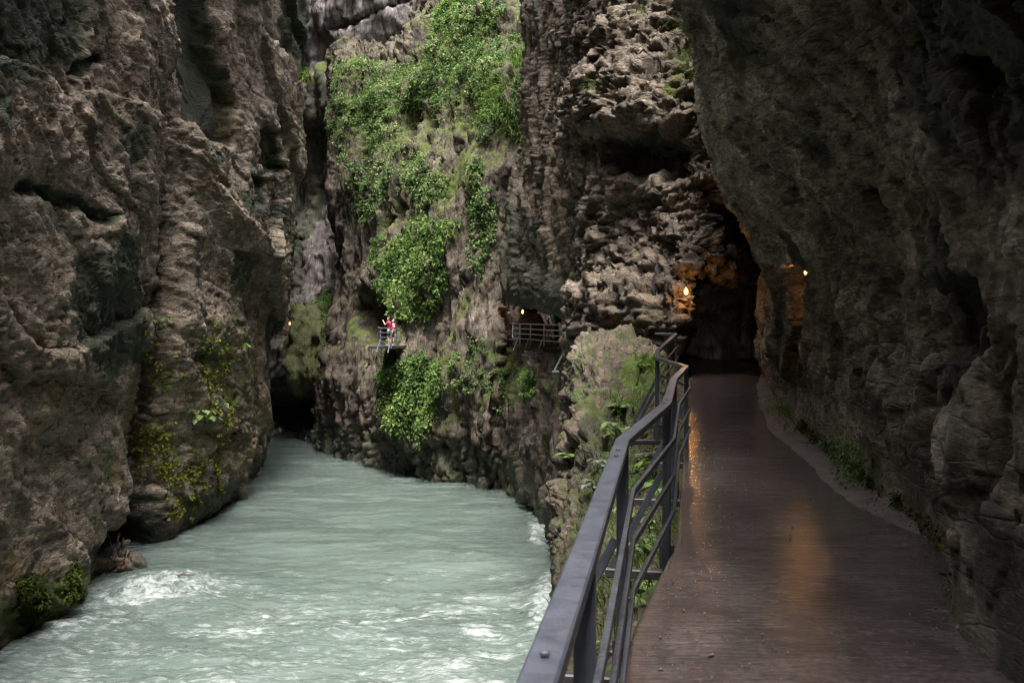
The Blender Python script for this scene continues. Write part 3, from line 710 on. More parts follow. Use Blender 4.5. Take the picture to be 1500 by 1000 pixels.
fac = facets(aniso(warp, fr, .75, 2.0, 1.4), 4, 9, .56)
lowv = sstep(2.8, 1.2, V[:, 2])
st1 = fbm(aniso(V, fr, .9, 3.2, 2.2), 5, 41, .58, 1)
st2 = fbm(V * np.array([2.8, 2.8, .55], f32), 5, 44, .58, 1)
micro = (fac * .12 + st1 * .05) * (1 - lowv) + (st2 * .10 + facets(V * np.array([1.6, 1.6, .5], f32), 3, 39) * .16) * lowv + fbm(V * 1.4, 6, 51, .6) * .11 + fbm(V * 6, 3, 55, .6) * .022
A = push(A, n, micro * (.15 + .85 * foot))
V = A.reshape(-1, 3); n2 = normals(A, (0, 6, 1.5)).reshape(-1, 3); px, py = to_px(V)
film = np.clip(.5 * sstep(.05, .5, fbm(aniso(V, fr, .3, .7, .5), 4, 160)) + .2 * lowv + .5 * blob(wx, wy, 1420, 60, 130, 120), 0, 1)
moss = np.clip(.7 * blob(wx, wy, 1095, 90, 14, 60) + .8 * blob(wx, wy, 1325, 60, 18, 24) + .9 * sstep(.45, .05, V[:, 2] - ground_z(V[:, 1])) * sstep(-.1, .3, fbm(V * .9, 3, 162)) + .3 * sstep(.2, .5, fbm(V * .9, 3, 164)), 0, 1)
finish('R', 'cliff_right', A, M['rock_right'], dict(film=film, moss=moss, ochre=.15 * sstep(.2, .5, fbm(V * .8, 3, 165)), wet=.1 + .25 * lowv),
       'dark streaked rock wall overhanging the walkway on the right')

# ---- added unseen wall behind the viewer, blocks low side light
A = sheet([[(x, -24 + .05 * (x + 6) ** 2, z) for z in (-9.5, -3, 5, 14, 26, 42)] for x in (-17, -12, -7, -2, 3, 8)], 60, 80)
n = normals(A, (-6, 0, 5)); V = A.reshape(-1, 3)
A = push(A, n, fbm(V * .25, 4, 3) * 1.4 + fbm(V * 1.0, 3, 8) * .4)
finish('K', 'added_wall_behind', A, M['rock_left'], {}, 'added grey-brown rock wall, unseen behind the viewpoint, keeping out side light')

def pick(key, px, py):
    """nearest visible surface point of a cliff under a photo position"""
    S = SHEETS[key]
    m = (S['P'][:, 1] > 1)
    q = np.hypot(S['px'] - px, S['py'] - py)
    for r in (2.5, 4, 7, 12, 25):
        c = np.where(m & (q < r))[0]
        if len(c): break
    i = c[np.argmin(S['P'][c, 1])]
    return Vector(S['P'][i].tolist()), Vector(S['N'][i].tolist())

# ------------------------------------------------------------------ river
ys = np.concatenate([[-26, -15, -6, 2, 8, 13, 16, 18, 19.5], (EYE - WATER) * F / (np.linspace(1110, 598, 660) - HZ), [104, 112]])
xs = np.concatenate([np.linspace(-50, -24, 36), np.linspace(-23.9, -17, 40), np.linspace(-16.96, 4.2, 400), [5, 6, 8]])
X, Y = np.meshgrid(xs, ys, indexing='ij')
A = np.stack([X, Y, np.full(X.shape, WATER)], 2); V = A.reshape(-1, 3).astype(f32)
px, py = to_px(V)
Q = V.copy(); Q[:, 2] = 0
wrp = .9 * fbm(Q * .25, 3, 200)[:, None]
Qw = Q + wrp * np.array([1, 1, 0], f32)
rap = np.clip(.95 * blob(px, py, 250, 864, 72, 18, -4, .8) + .5 * blob(px, py, 150, 890, 70, 26, 0, .8) + 1.0 * blob(px, py, 798, 888, 20, 38, 15, .7)
      + .95 * blob(px, py, 792, 780, 18, 26, -20, .7), 0, 1)
near = sstep(790, 950, py)
w1 = fbm(Qw * np.array([.32, .80, 1], f32), 4, 210, .55)
w2 = fbm(Qw * np.array([1.1, 2.4, 1], f32), 4, 220, .55)
w3 = fbm(Qw * np.array([3.5, 6.0, 1], f32), 3, 230, .55)
far = sstep(95, 45, V[:, 1])
h = .16 * fbm(Qw * np.array([.16, .30, 1], f32), 2, 205, .5) + (.10 + .17 * near) * w1 + (.040 + .06 * near) * w2 + .012 * w3
hump = blob(px, py, 240, 862, 80, 22, -4, .9) * .28 + blob(px, py, 800, 885, 30, 60, 15, .9) * .2
h = h + hump + rap * fbm(Q * np.array([1.6, 2.8, 1], f32), 5, 240, .62) * .42
V[:, 2] += h * np.clip(far + .25, 0, 1)
A = V.reshape(A.shape)
fo = fbm(Qw * np.array([.55, .85, 1], f32), 3, 250, .55)
fo2 = fbm(Qw * np.array([2.0, 3.4, 1], f32), 4, 255, .62)
def near_line(pts, wid):
    d_ = np.full(px.shape, 1e9)
    for (ax, ay), (bx, by) in zip(pts[:-1], pts[1:]):
        a_ = WL(ax, ay); b_ = WL(bx, by); ex_, ey_ = b_[0] - a_[0], b_[1] - a_[1]
        t = np.clip(((V[:, 0] - a_[0]) * ex_ + (V[:, 1] - a_[1]) * ey_) / (ex_ ** 2 + ey_ ** 2), 0, 1)
        d_ = np.minimum(d_, np.hypot(V[:, 0] - a_[0] - t * ex_, V[:, 1] - a_[1] - t * ey_))
    return np.exp(-(d_ / wid) ** 2)
bank = np.clip(near_line([(-40, 975), (0, 948), (100, 872), (185, 806), (340, 718), (365, 682)], .55) + .6 * near_line([(620, 693), (700, 712), (755, 717), (800, 758), (818, 776)], .5), 0, 1)
patchy = sstep(.02, .5, fo + .35 * fbm(Qw * np.array([.18, .3, 1], f32), 2, 257)) * sstep(-.25, .55, fo2 + w1 * .35)
foam = .9 * np.clip(.30 * sstep(740, 960, py) * (.6 + .8 * sstep(-.3, .4, fo)) + patchy * near * .9 * (.35 + .65 * sstep(230, 420, px + 120 * fo)) + patchy * .3 * sstep(660, 820, py) + 1.0 * rap * sstep(-.15, .5, fo2 + .35 * w2 + .35 * rap)
       + bank * .8 * sstep(-.3, .4, fo2), 0, 1)
# thin foam where water meets the left and right banks
mW, ntW, bW = new_mat('glacial_water')
tcW = nd(ntW, 'ShaderNodeTexCoord').outputs['Object']
mpW = nd(ntW, 'ShaderNodeMapping'); mpW.inputs['Scale'].default_value = (.55, 1.5, 1); lk(ntW, tcW, mpW.inputs['Vector'])
fa = attr(ntW, 'foam')
fn = noise(ntW, mpW.outputs[0], 5.0, 9, .72, .6)
fm = mth(ntW, 'MULTIPLY', mth(ntW, 'SUBTRACT', mth(ntW, 'ADD', mth(ntW, 'MULTIPLY', fa, .44), mth(ntW, 'MULTIPLY', fn, 1.5)), .86), 1.5, True)
fm = mth(ntW, 'MULTIPLY', fm, mth(ntW, 'MINIMUM', mth(ntW, 'MULTIPLY', fa, 5), 1.0), True)
wc = ramp(ntW, noise(ntW, mpW.outputs[0], .35, 5, .6, .5), [(.28, (.060, .080, .070)), (.72, (.108, .137, .123))])
lk(ntW, mix(ntW, fm, wc, (.44, .47, .46)), bW.inputs['Base Color'])
lk(ntW, mth(ntW, 'ADD', mth(ntW, 'MULTIPLY', fm, .45), .10), bW.inputs['Roughness'])
bW.inputs['IOR'].default_value = 1.33
bpW = nd(ntW, 'ShaderNodeBump'); bpW.inputs['Strength'].default_value = .26; bpW.inputs['Distance'].default_value = .10
hh = mth(ntW, 'ADD', mth(ntW, 'MULTIPLY', noise(ntW, mpW.outputs[0], 2.2, 8, .62, .8), 1.0), mth(ntW, 'MULTIPLY', fm, .25))
lk(ntW, hh, bpW.inputs['Height']); lk(ntW, bpW.outputs['Normal'], bW.inputs['Normal'])
river = mesh_obj('river', V, grid_faces(*A.shape[:2]), mW, attrs=dict(foam=foam))
props(river, 'milky grey-green mountain river with white riffles', 'river', kind='structure')
# bed under everything
bed = mesh_obj('ground', [(-120, -60, -10.2), (120, -60, -10.2), (120, 160, -10.2), (-120, 160, -10.2)], [[0, 1, 2, 3]], M['boulder'])
props(bed, 'rocky ground below the river', 'ground', kind='structure')

# ------------------------------------------------------------------ walkway
mP, ntP, bP = new_mat('wet_concrete')
tcP = nd(ntP, 'ShaderNodeTexCoord').outputs['Object']
mpP = nd(ntP, 'ShaderNodeMapping'); mpP.inputs['Scale'].default_value = (.55, 3.2, 1); mpP.inputs['Rotation'].default_value = (0, 0, math.radians(8)); lk(ntP, tcP, mpP.inputs['Vector'])
br = noise(ntP, mpP.outputs[0], 9.0, 8, .68, .2)
mpR = nd(ntP, 'ShaderNodeMapping'); mpR.inputs['Scale'].default_value = (.8, 5.0, 1); mpR.inputs['Rotation'].default_value = (0, 0, math.radians(8)); lk(ntP, tcP, mpR.inputs['Vector'])
rip = noise(ntP, mpR.outputs[0], 1.6, 3, .6, .3)
lg = noise(ntP, tcP, .9, 6, .62)
c = ramp(ntP, lg, [(.25, (.062, .049, .047)), (.5, (.086, .069, .066)), (.75, (.118, .096, .092))])
c = mix(ntP, .75, c, ramp(ntP, br, [(.3, gray(.87)), (.5, gray(1.0)), (.7, gray(1.13))]), 'MULTIPLY')
c = mix(ntP, .8, c, ramp(ntP, noise(ntP, tcP, 22, 9, .75), [(.35, gray(.6)), (.5, gray(1.0)), (.65, gray(1.5))]), 'MULTIPLY')
spk = nd(ntP, 'ShaderNodeTexVoronoi'); spk.inputs['Scale'].default_value = 7.0; lk(ntP, tcP, spk.inputs['Vector'])
pt = ramp(ntP, noise(ntP, tcP, 2.6, 8, .7, .4), [(.46, gray(1)), (.56, gray(.62))])
c = mix(ntP, .8, c, pt, 'MULTIPLY')
c = mix(ntP, ramp(ntP, spk.outputs['Distance'], [(.0, gray(1)), (.035, gray(0))]), c, (.16, .14, .12))
rim = attr(ntP, 'rim')
c = mix(ntP, mth(ntP, 'MULTIPLY', rim, .7), c, (.11, .078, .066))
lk(ntP, c, bP.inputs['Base Color'])
rg = ramp(ntP, noise(ntP, tcP, 1.7, 6, .65), [(.3, gray(.03)), (.7, gray(.13))])
rg = mth(ntP, 'ADD', rg, mth(ntP, 'ADD', mth(ntP, 'MULTIPLY', mth(ntP, 'SUBTRACT', br, .5), .12), .03))
lk(ntP, rg, bP.inputs['Roughness']); bP.inputs['Specular IOR Level'].default_value = .42
bpP = nd(ntP, 'ShaderNodeBump'); bpP.inputs['Strength'].default_value = .6; bpP.inputs['Distance'].default_value = .02
lk(ntP, mth(ntP, 'ADD', mth(ntP, 'MULTIPLY', br, .22), mth(ntP, 'MULTIPLY', rip, .85)), bpP.inputs['Height']); lk(ntP, bpP.outputs['Normal'], bP.inputs['Normal'])
M['path'] = mP
mE = bpy.data.materials.new('dry_concrete'); M['edge'] = plain('strip_concrete', (.105, .088, .080), .75, 0, .45, 4.5, .5, .15)

dd = np.concatenate([np.linspace(-6, 3.5, 20), np.linspace(3.6, 12, 240), np.linspace(12.1, 31, 150)])
uu = np.concatenate([[0, .004, .02], np.linspace(.05, 1, 40)])
xl = ex(EDGE_L, dd) + .012 * perlin(np.stack([dd * 3, dd * 0, dd * 0], 1)); xi = ex(EDGE_I, dd) + .02
xi0 = xi
for _ in range(3): xi = np.convolve(np.pad(xi, 4, 'edge'), np.ones(9) / 9, 'valid')
xi = xi + (.035 * perlin(np.stack([dd * 1.7, dd * 0 + .3, dd * 0], 1)) + .02 * perlin(np.stack([dd * 6, dd * 0 + .6, dd * 0], 1))) * (dd > 3)
Xg = xl[None] + (xi - xl)[None] * uu[:, None]; Yg = np.repeat(dd[None], len(uu), 0)
Zg = ground_z(Yg) + .004 * perlin(np.stack([Xg.ravel() * 1.4, Yg.ravel() * 1.1, Xg.ravel() * 0], 1)).reshape(Xg.shape)
# transverse joint and worn outer lip
jl = sum(np.exp(-((Yg - y0 - .02 * Xg) / .016) ** 2) for y0 in (2.6, 6.86, 11.1, 15.4, 19.6)); Zg -= .007 * jl * (uu[:, None] < .9)
Zg[0] -= .02
rim = np.repeat(np.exp(-((uu * 1.0) / .05) ** 2)[:, None], len(dd), 1)
P = np.stack([Xg, Yg, Zg], 2)
side = P[0].copy(); side[:, 2] -= .17
inn = side.copy(); inn[:, 0] += .5
P = np.concatenate([inn[None], side[None], P], 0); rim = np.concatenate([np.ones((2, len(dd))), rim], 0)
path = mesh_obj('walkway', P.reshape(-1, 3), grid_faces(*P.shape[:2]), mP, attrs=dict(rim=rim))
props(path, 'wet dark concrete walkway leading under the rock into the tunnel', 'walkway', kind='structure')
xr = np.maximum(ex(EDGE_R, dd) + .35, xi + .3)
us = np.linspace(0, 1, 14)
Xg = xi[None] - .07 + (xr - xi + .07)[None] * us[:, None]; Yg = np.repeat(dd[None], 14, 0)
Zg = ground_z(Yg) - .012 + .075 * us[:, None] ** 1.2 + .012 * perlin(np.stack([Xg.ravel() * 4, Yg.ravel() * 4, Xg.ravel() * 0], 1)).reshape(Xg.shape) * us[:, None]
strip = mesh_obj('path_edge', np.stack([Xg, Yg, Zg], 2).reshape(-1, 3), grid_faces(14, len(dd)), M['edge'])
props(strip, 'pale concrete strip along the foot of the right rock wall', 'kerb', kind='structure')

# ------------------------------------------------------------------ railing beside the walkway
rail_pts = [(-.75, -3.6), (-.36, -1.2), (-.14, .5), (.19, 2.6), (.543, 4.89), (1.075, 6.92), (1.56, 9.6), (2.10, 12.0), (2.04, 14.0), (2.28, 15.6), (2.92, 18.6), (3.58, 21.7)]
RT = empty('railing', (1.075, 6.92, 0))
props(RT, 'blue-grey steel railing with flat handrail and three bars along the walkway edge', 'railing')
def rz_(i): return float(ground_z(rail_pts[i][1]))
tops = [(x, y, rz_(i) + .975) for i, (x, y) in enumerate(rail_pts)]
mb = MB(); mb.path(tops, .068, .044); mb.bar(tops[-1], (3.2, 22.1, 1.2), .09, .05)
hr = mb.build('handrail', M['steel'], RT)
for (x, y), t in (((.86, 6.1), 0), ((.42, 4.1), 0), ((.40, 3.97), 0)):
    b_ = MB(); b_.lathe([(.008, 0), (.007, .004), (.003, .006)], (x - .12 + .1, y, 1.0), 8)
    # bolt heads on the handrail
for hgt in (.735, .49, .245):
    pts = [(x, y, rz_(i) + hgt) for i, (x, y) in enumerate(rail_pts)]
    # shifted to the walkway side of the posts
    off = []
    for i, p in enumerate(pts):
        a = Vector(pts[max(i-1, 0)]); b = Vector(pts[min(i+1, len(pts)-1)]); d = (b - a).normalized()
        off.append(Vector(p) + Vector((d.y, -d.x, 0)) * .052)
    mb = MB(); mb.path(off, .02, .036); mb.build('rail_bar', M['steel_edge'], RT)
for i, (x, y) in enumerate(rail_pts):
    if i < 1: continue
    z0 = rz_(i)
    a = Vector(rail_pts[i-1]); b = Vector(rail_pts[min(i+1, len(rail_pts)-1)]); t = (b - a).normalized()
    o_ = Vector((-t.y, t.x))                                           # outward, to the river
    mb = MB(); mb.bar((x, y, z0 - .17), (x, y, z0 + .95), .056, .056, (t.x, t.y, 0)); po = mb.build('post', M['steel'], RT)
    mb = MB(); mb.bar((x, y, z0 - .16), (x, y, z0 - .145 + .15), .10, .014, (t.x, t.y, 0)); mb.lathe([(.011, 0), (.011, .008), (.004, .011)], (x + t.x * .034, y + t.y * .034, z0 + .005), 8); mb.build('base_plate', M['steel_edge'], RT)
    if i < 11:
        L_ = .42
        mb = MB(); mb.bar((x - o_.x * .25, y - o_.y * .25, z0 - .205), (x + o_.x * L_, y + o_.y * L_, z0 - .205), .06, .065); mb.build('bracket_beam', M['beam'], RT)
        mb = MB(); mb.bar((x + o_.x * .036, y + o_.y * .036, z0 + .50), (x + o_.x * (L_ - .03), y + o_.y * (L_ - .03), z0 - .19), .045, .02, (t.x, t.y, 0)); mb.build('brace', M['steel'], RT)
# bolts
for (i0, k) in ((3, .72), (3, .80), (4, .93), (5, .05), (2, .6)):
    a = Vector(tops[i0]); b = Vector(tops[i0 + 1]); p = a.lerp(b, k)
    mb = MB(); mb.lathe([(.009, .026), (.009, .031), (.004, .034)], p, 8); mb.build('bolt', M['steel_edge'], RT)

# ------------------------------------------------------------------ railings across the river
def far_rail(name, pts, label, hgt=1.03, nb=3, mat=None, ends=(), w=.07):
    mat = mat or M['steel_far']
    r = empty(name, pts[0]); props(r, label, 'railing')
    mb = MB(); mb.path([(x, y, z + hgt) for x, y, z in pts], .09, .06); mb.build('handrail', mat, r)
    for k in range(1, nb + 1):
        mb = MB(); mb.path([(x + .0, y - .05, z + hgt * k / (nb + 1)) for x, y, z in pts], .03, .055); mb.build('rail_bar', mat, r)
    for x, y, z in pts:
        mb = MB(); mb.bar((x, y, z - .12), (x, y, z + hgt - .03), w, w, (1, 0, 0)); mb.build('post', mat, r)
    return r
def onlev(px, d, z): return ((px - CX) / F * d, d, z)
pp = [onlev(751, 53.2, .14), onlev(761.5, 52, .14), onlev(777, 50.2, .14), onlev(797, 47.6, .14), onlev(825, 45.0, .14), onlev(842, 45.4, .14)]
r = far_rail('railing', pp, 'pale grey railing round the lit alcove across the river, behind the bare-legged child')
for k in (1, 2, 3, 4):
    x, y, z = pp[k]; mb = MB(); mb.bar((x, y - .04, z + .5), (x - .35, y - .35, z - .35), .05, .05); mb.build('brace', M['steel_far'], r)
pq = [onlev(826, 41.5, -.05), onlev(834, 39.5, -.1)]
rr = far_rail('railing', pq, 'short grey railing end with splayed legs beside the pillar rock', .72, 2)
x, y, z = pq[0]
mb = MB(); mb.bar((x, y, z + .12), (x - .4, y - .25, z - .62), .07, .07); mb.build('brace', M['steel_far'], rr)
mb = MB(); mb.bar((x + .22, y - .5, z + .1), (x + .05, y - .7, z - .5), .07, .07); mb.build('brace', M['steel_far'], rr)
mb = MB(); mb.bar((x - .45, y - .27, z - .66), (x + .5, y - .8, z - .66), .2, .08); mb.build('base_beam', M['steel_far'], rr)
p2 = [onlev(557.5, 55.6, -.1), onlev(573, 54.8, -.1), onlev(581, 56.2, -.1)]
r2 = far_rail('railing', [onlev(554, 58.5, -.1)] + p2, 'small dark grey railing in front of the two walkers in pink', 1.0, 3, M['steel_mid'])
mb = MB(); mb.bar((p2[0][0], p2[0][1], .3), (p2[0][0] - .2, p2[0][1] - .2, -.45), .06, .06); mb.build('brace', M['steel_mid'], r2)
mb = MB(); mb.bar((p2[1][0], p2[1][1], .3), (p2[1][0] - .15, p2[1][1] - .3, -.45), .06, .06); mb.build('brace', M['steel_mid'], r2)
mb = MB(); c0 = onlev(568, 56.4, -.18)
mb.bar((c0[0] - .65, c0[1] + .3, c0[2]), (c0[0] + .8, c0[1] - .2, c0[2]), 2.2, .14)
pl = mb.build('viewing_platform', M['beam'])
props(pl, 'small concrete ledge under the two walkers in pink', 'platform')

# ------------------------------------------------------------------ lamps
def emis(name, col, s):
    m, nt, b = new_mat(name); b.inputs['Base Color'].default_value = (*col, 1)
    b.inputs['Emission Color'].default_value = (*col, 1); b.inputs['Emission Strength'].default_value = s; return m
M['bulb'] = emis('warm_bulb', (1.0, .36, .06), 2.2)
def lamp(loc, label, power, toward, scale=1.0, group='lamps along the gorge path'):
    e = empty('wall_lamp', loc); props(e, label, 'lamp', group)
    x, y, z = loc; s = scale
    mb = MB(); mb.lathe([(.012*s, .075*s), (.02*s, .06*s), (.045*s, .02*s), (.055*s, -.02*s), (.05*s, -.06*s), (.03*s, -.09*s), (.008*s, -.10*s)], loc, 12); mb.build('bulb', M['bulb'], e, True)
    mb = MB(); mb.lathe([(.028*s, .075*s), (.03*s, .14*s), (.022*s, .17*s), (.008*s, .18*s)], loc, 12); mb.build('socket', M['lamp_metal'], e, True)
    t = Vector(toward).normalized() * .3 * s
    mb = MB(); mb.tube([(x, y, z + .16*s), (x + t.x * .4, y + t.y * .4, z + .24*s), (x + t.x, y + t.y, z + .22*s)], .012 * s, 6); mb.build('bracket', M['lamp_metal'], e, True)
    ld = bpy.data.lights.new('bulb_light', 'POINT'); ld.energy = power; ld.color = (1.0, .46, .13); ld.shadow_soft_size = .07 * s
    lo = bpy.data.objects.new('bulb_light', ld); COL.objects.link(lo); lo.parent = e
    return e
lamp(U(1005, 426, 21.7), 'glowing bulb lamp hanging at the mouth of the walkway tunnel', 13, (-.8, .6, 0), .85)
lamp(U(765.5, 456, 52.5), 'glowing bulb lamp in the alcove across the river, above the railing', 3, (-.3, 1, 0), 1.15)
lamp(U(837.5, 446, 47), 'faint small lamp at the right end of the alcove beside the pillar rock', .6, (.5, 1, 0), .6)
lamp(U(424.5, 473.5, 75.5), 'tiny distant lamp in the slot where the gorge bends left', 1.5, (.3, 1, 0), 1.2)
lamp((4.05, 13.70, 2.21), 'lamp tucked in a rock niche above the walkway, glowing orange', 5.0, (.6, .5, 0), .55)

# ------------------------------------------------------------------ foliage
def unit(v): return v / (np.linalg.norm(v, axis=1, keepdims=True) + 1e-9)
def leaves_mesh(C, D, Nn, L, Wd, rnd, name, mat, parent=None):
    """diamond leaves: base C, direction D, face normal Nn"""
    S = unit(np.cross(D, Nn))
    a = C; b = C + D * (L * .45)[:, None] + S * (Wd * .5)[:, None] + Nn * (L * .06)[:, None]
    c = C + D * L[:, None] - Nn * (L * .12)[:, None]; d = C + D * (L * .45)[:, None] - S * (Wd * .5)[:, None] + Nn * (L * .06)[:, None]
    V = np.stack([a, b, c, d], 1).reshape(-1, 3)
    return mesh_obj(name, V, np.arange(len(V)).reshape(-1, 4), mat, parent, True, dict(rnd=np.repeat(rnd, 4)))

def clump_leaves(C, N, R, per, lsize, rng, droop=.5):
    """leaves on the outer part of many small domes centred at C with radius R"""
    n = len(C); idx = np.repeat(np.arange(n), per)
    v = unit(rng.normal(size=(len(idx), 3)))
    nn = N[idx]; dt = np.sum(v * nn, 1, keepdims=True); v = np.where(dt < -.1, v - 1.6 * dt * nn, v); v = unit(v)
    rad = R[idx] * (.35 + .65 * rng.random(len(idx)) ** .6)
    pos = C[idx] + v * rad[:, None] + nn * (R[idx] * .15)[:, None]
    pos[:, 2] -= droop * R[idx] * rng.random(len(idx)) * .8
    D = unit(v * .8 + rng.normal(size=v.shape) * .6 + np.array([0, 0, -droop]))
    up = unit(np.array([0, 0, 1.0]) + rng.normal(size=v.shape) * .65 + nn * .35)
    up = unit(up - D * np.sum(up * D, 1, keepdims=True))
    L = lsize * (.45 + 1.5 * rng.random(len(idx)) ** 2.2)
    tone = np.clip(.48 + (.75 * fbm(C.astype(f32) * .45, 3, 777, .6) + .15 * rng.normal(size=n))[idx] + .11 * rng.normal(size=len(idx)), 0, 1)
    return pos, D, up, L, L * (.5 + .25 * rng.random(len(idx))), tone

def scatter(key, poly, count, rng, thr=-.15, nsc=.5, seed=300, soft=5, holes=()):
    S = SHEETS[key]
    x0, x1 = min(p[0] for p in poly) - 45, max(p[0] for p in poly) + 45; y0, y1 = min(p[1] for p in poly) - 45, max(p[1] for p in poly) + 45
    cand = np.where((S['px'] > x0) & (S['px'] < x1) & (S['py'] > y0) & (S['py'] < y1))[0]
    sz = min(30, .3 * min(x1 - x0 - 90, y1 - y0 - 90)); Pc = S['P'][cand].astype(f32)
    k = 40.0 / max(6.0, float(np.median(Pc[:, 1]))) if len(cand) else 1
    qx = S['px'][cand] + sz * fbm(Pc * .55 * k, 4, seed + 5, .65); qy = S['py'][cand] + sz * fbm(Pc * .55 * k, 4, seed + 9, .65)
    m = inpoly(qx, qy, poly, soft + sz * .35)
    for h in holes: m = m * (1 - inpoly(qx, qy, h, soft))
    c = cand[m > .15 + .7 * rng.random(len(cand))]
    nz = fbm(S['P'][c].astype(f32) * nsc, 3, seed)
    c = c[(nz > thr)]
    if not len(c): return np.zeros((0, 3)), np.zeros((0, 3))
    # weight by world area
    d = S['P'][c, 1]; c = rng.choice(c, size=min(count, len(c) * 3), replace=True)
    jit = rng.normal(size=(len(c), 3)) * .10
    return S['P'][c] + jit, S['N'][c]

def patch_obj(name, key, poly, count, label, cat, mat, lsize, R=(.25, .6), per=26, thr=-.2, seed=300, kind=None, group=None, holes=(), droop=.6, nsc=.5):
    rng = np.random.default_rng(seed)
    C, N = scatter(key, poly, count, rng, thr, nsc, seed, holes=holes)
    Rr = R[0] + (R[1] - R[0]) * rng.random(len(C)) ** 1.5
    o = leaves_mesh(*[x for x in clump_leaves(C, N, Rr, per, lsize, rng, droop)], name, mat)
    props(o, label, cat, group, kind); return o

main_poly = [(492, 215), (492, 150), (503, 98), (540, 98), (562, 112), (590, 108), (606, 80), (640, 18), (655, -30), (772, -30), (782, 165), (762, 195), (742, 188), (722, 215), (700, 190),
             (676, 158), (650, 172), (620, 190), (590, 222), (560, 240), (530, 262), (505, 262)]
holes = [[(584, 172), (610, 158), (652, 160), (648, 215), (632, 230), (600, 222), (575, 205)], [(676, 104), (690, 98), (694, 135), (678, 136)], [(500, 190), (535, 185), (540, 228), (505, 240)],
         [(505, 105), (540, 105), (545, 150), (510, 160)], [(596, 66), (640, 20), (625, 80), (590, 95)]]
patch_obj('cliff_greenery', 'C', main_poly, 5200, 'dense green plants covering the upper slope of the far cliff', 'greenery', M['leaf'], .115, (.06, .40), 30, -.2, 301, 'stuff', holes=holes)
patch_obj('cliff_greenery', 'C', [(515, 275), (560, 248), (600, 235), (640, 200), (652, 215), (646, 262), (632, 290), (616, 292), (604, 272), (570, 284), (545, 305), (520, 320)], 800, 'trailing plants below the overgrown slope of the far cliff', 'greenery', M['leaf'], .11, (.06, .34), 28, -.1, 302, 'stuff', droop=.8)
S_ = [
 ('shrub', 'C', [(560, 366), (590, 340), (625, 326), (656, 330), (650, 400), (632, 450), (605, 476), (578, 452), (552, 410)], 420, 'big bushy green drape on the far cliff above the pair of walkers', M['leaf_bright'], .25, (.25, .6), -.5),
 ('fern_clump', 'C', [(562, 545), (590, 520), (628, 516), (648, 540), (640, 590), (620, 630), (585, 640), (562, 600)], 420, 'lush fern clump on the far cliff below the pair of walkers', M['leaf_bright'], .26, (.22, .5), -.4),
 ('fern_clump', 'B', [(488, 440), (545, 452), (548, 500), (520, 525), (490, 512), (470, 470)], 150, 'dark fern clump on the ledge left of the walkers in pink', M['leaf'], .25, (.2, .45), -.1),
 ('shrub', 'B', [(463, 440), (485, 428), (495, 448), (472, 462)], 40, 'small bush at the lip above the dark river cave', M['leaf_bright'], .24, (.2, .45), -.9),
 ('creeper', 'C', [(688, 235), (702, 232), (715, 300), (722, 330), (705, 400), (694, 380), (690, 300)], 130, 'narrow creeper strip hanging down the far cliff', M['leaf'], .20, (.14, .34), -.25),
 ('creeper', 'C', [(712, 300), (725, 295), (720, 345), (705, 360)], 40, 'short creeper tuft beside the narrow hanging strip', M['leaf'], .20, (.14, .3), -.9),
 ('creeper', 'C', [(560, 500), (585, 500), (578, 530), (560, 535)], 24, 'little tuft right under the viewing ledge', M['leaf_bright'], .2, (.14, .3), -.9),
 ('creeper', 'C', [(733, 525), (752, 508), (754, 570), (745, 612), (733, 600)], 90, 'green creeper streak down the crack left of the alcove', M['leaf_bright'], .2, (.14, .32), -.6),
 ('creeper', 'P', [(770, 540), (782, 540), (782, 580), (768, 582)], 45, 'green creeper streak on the rock under the alcove railing', M['leaf_bright'], .18, (.12, .28), -.9),
 ('creeper', 'C', [(660, 505), (715, 495), (725, 555), (690, 600), (655, 560)], 60, 'thin yellowish plants on the cliff right of the fern clump', M['leaf'], .17, (.12, .26), .05),
 ('shrub', 'B', [(430, 100), (449, 94), (450, 118), (432, 120)], 30, 'small bright bush behind the left cliff edge', M['leaf_bright'], .3, (.25, .5), -.9),
 ('shrub', 'C', [(495, 75), (515, 80), (520, 105), (495, 105)], 34, 'bush on top of the dark hanging block', M['leaf_bright'], .28, (.2, .5), -.9),
 ('shrub', 'C', [(640, 5), (676, -5), (672, 28), (640, 32)], 45, 'bright leafy bush against the pale rock at the top', M['leaf_bright'], .32, (.3, .6), -.9),
 ('creeper', 'C', [(545, 350), (565, 340), (560, 430), (548, 440)], 40, 'thin trailing plant left of the big bushy drape', M['leaf'], .2, (.14, .3), -.3),
]
for k, (nm, key, poly, cnt, lab, mt, ls, R_, th) in enumerate(S_):
    patch_obj(nm, key, poly, int(cnt * 2.0), lab, {'fern_clump': 'fern', 'creeper': 'creeper', 'shrub': 'shrub'}[nm], mt, ls * .55, (R_[0] * .5, R_[1] * .85), 34, th, 320 + k)

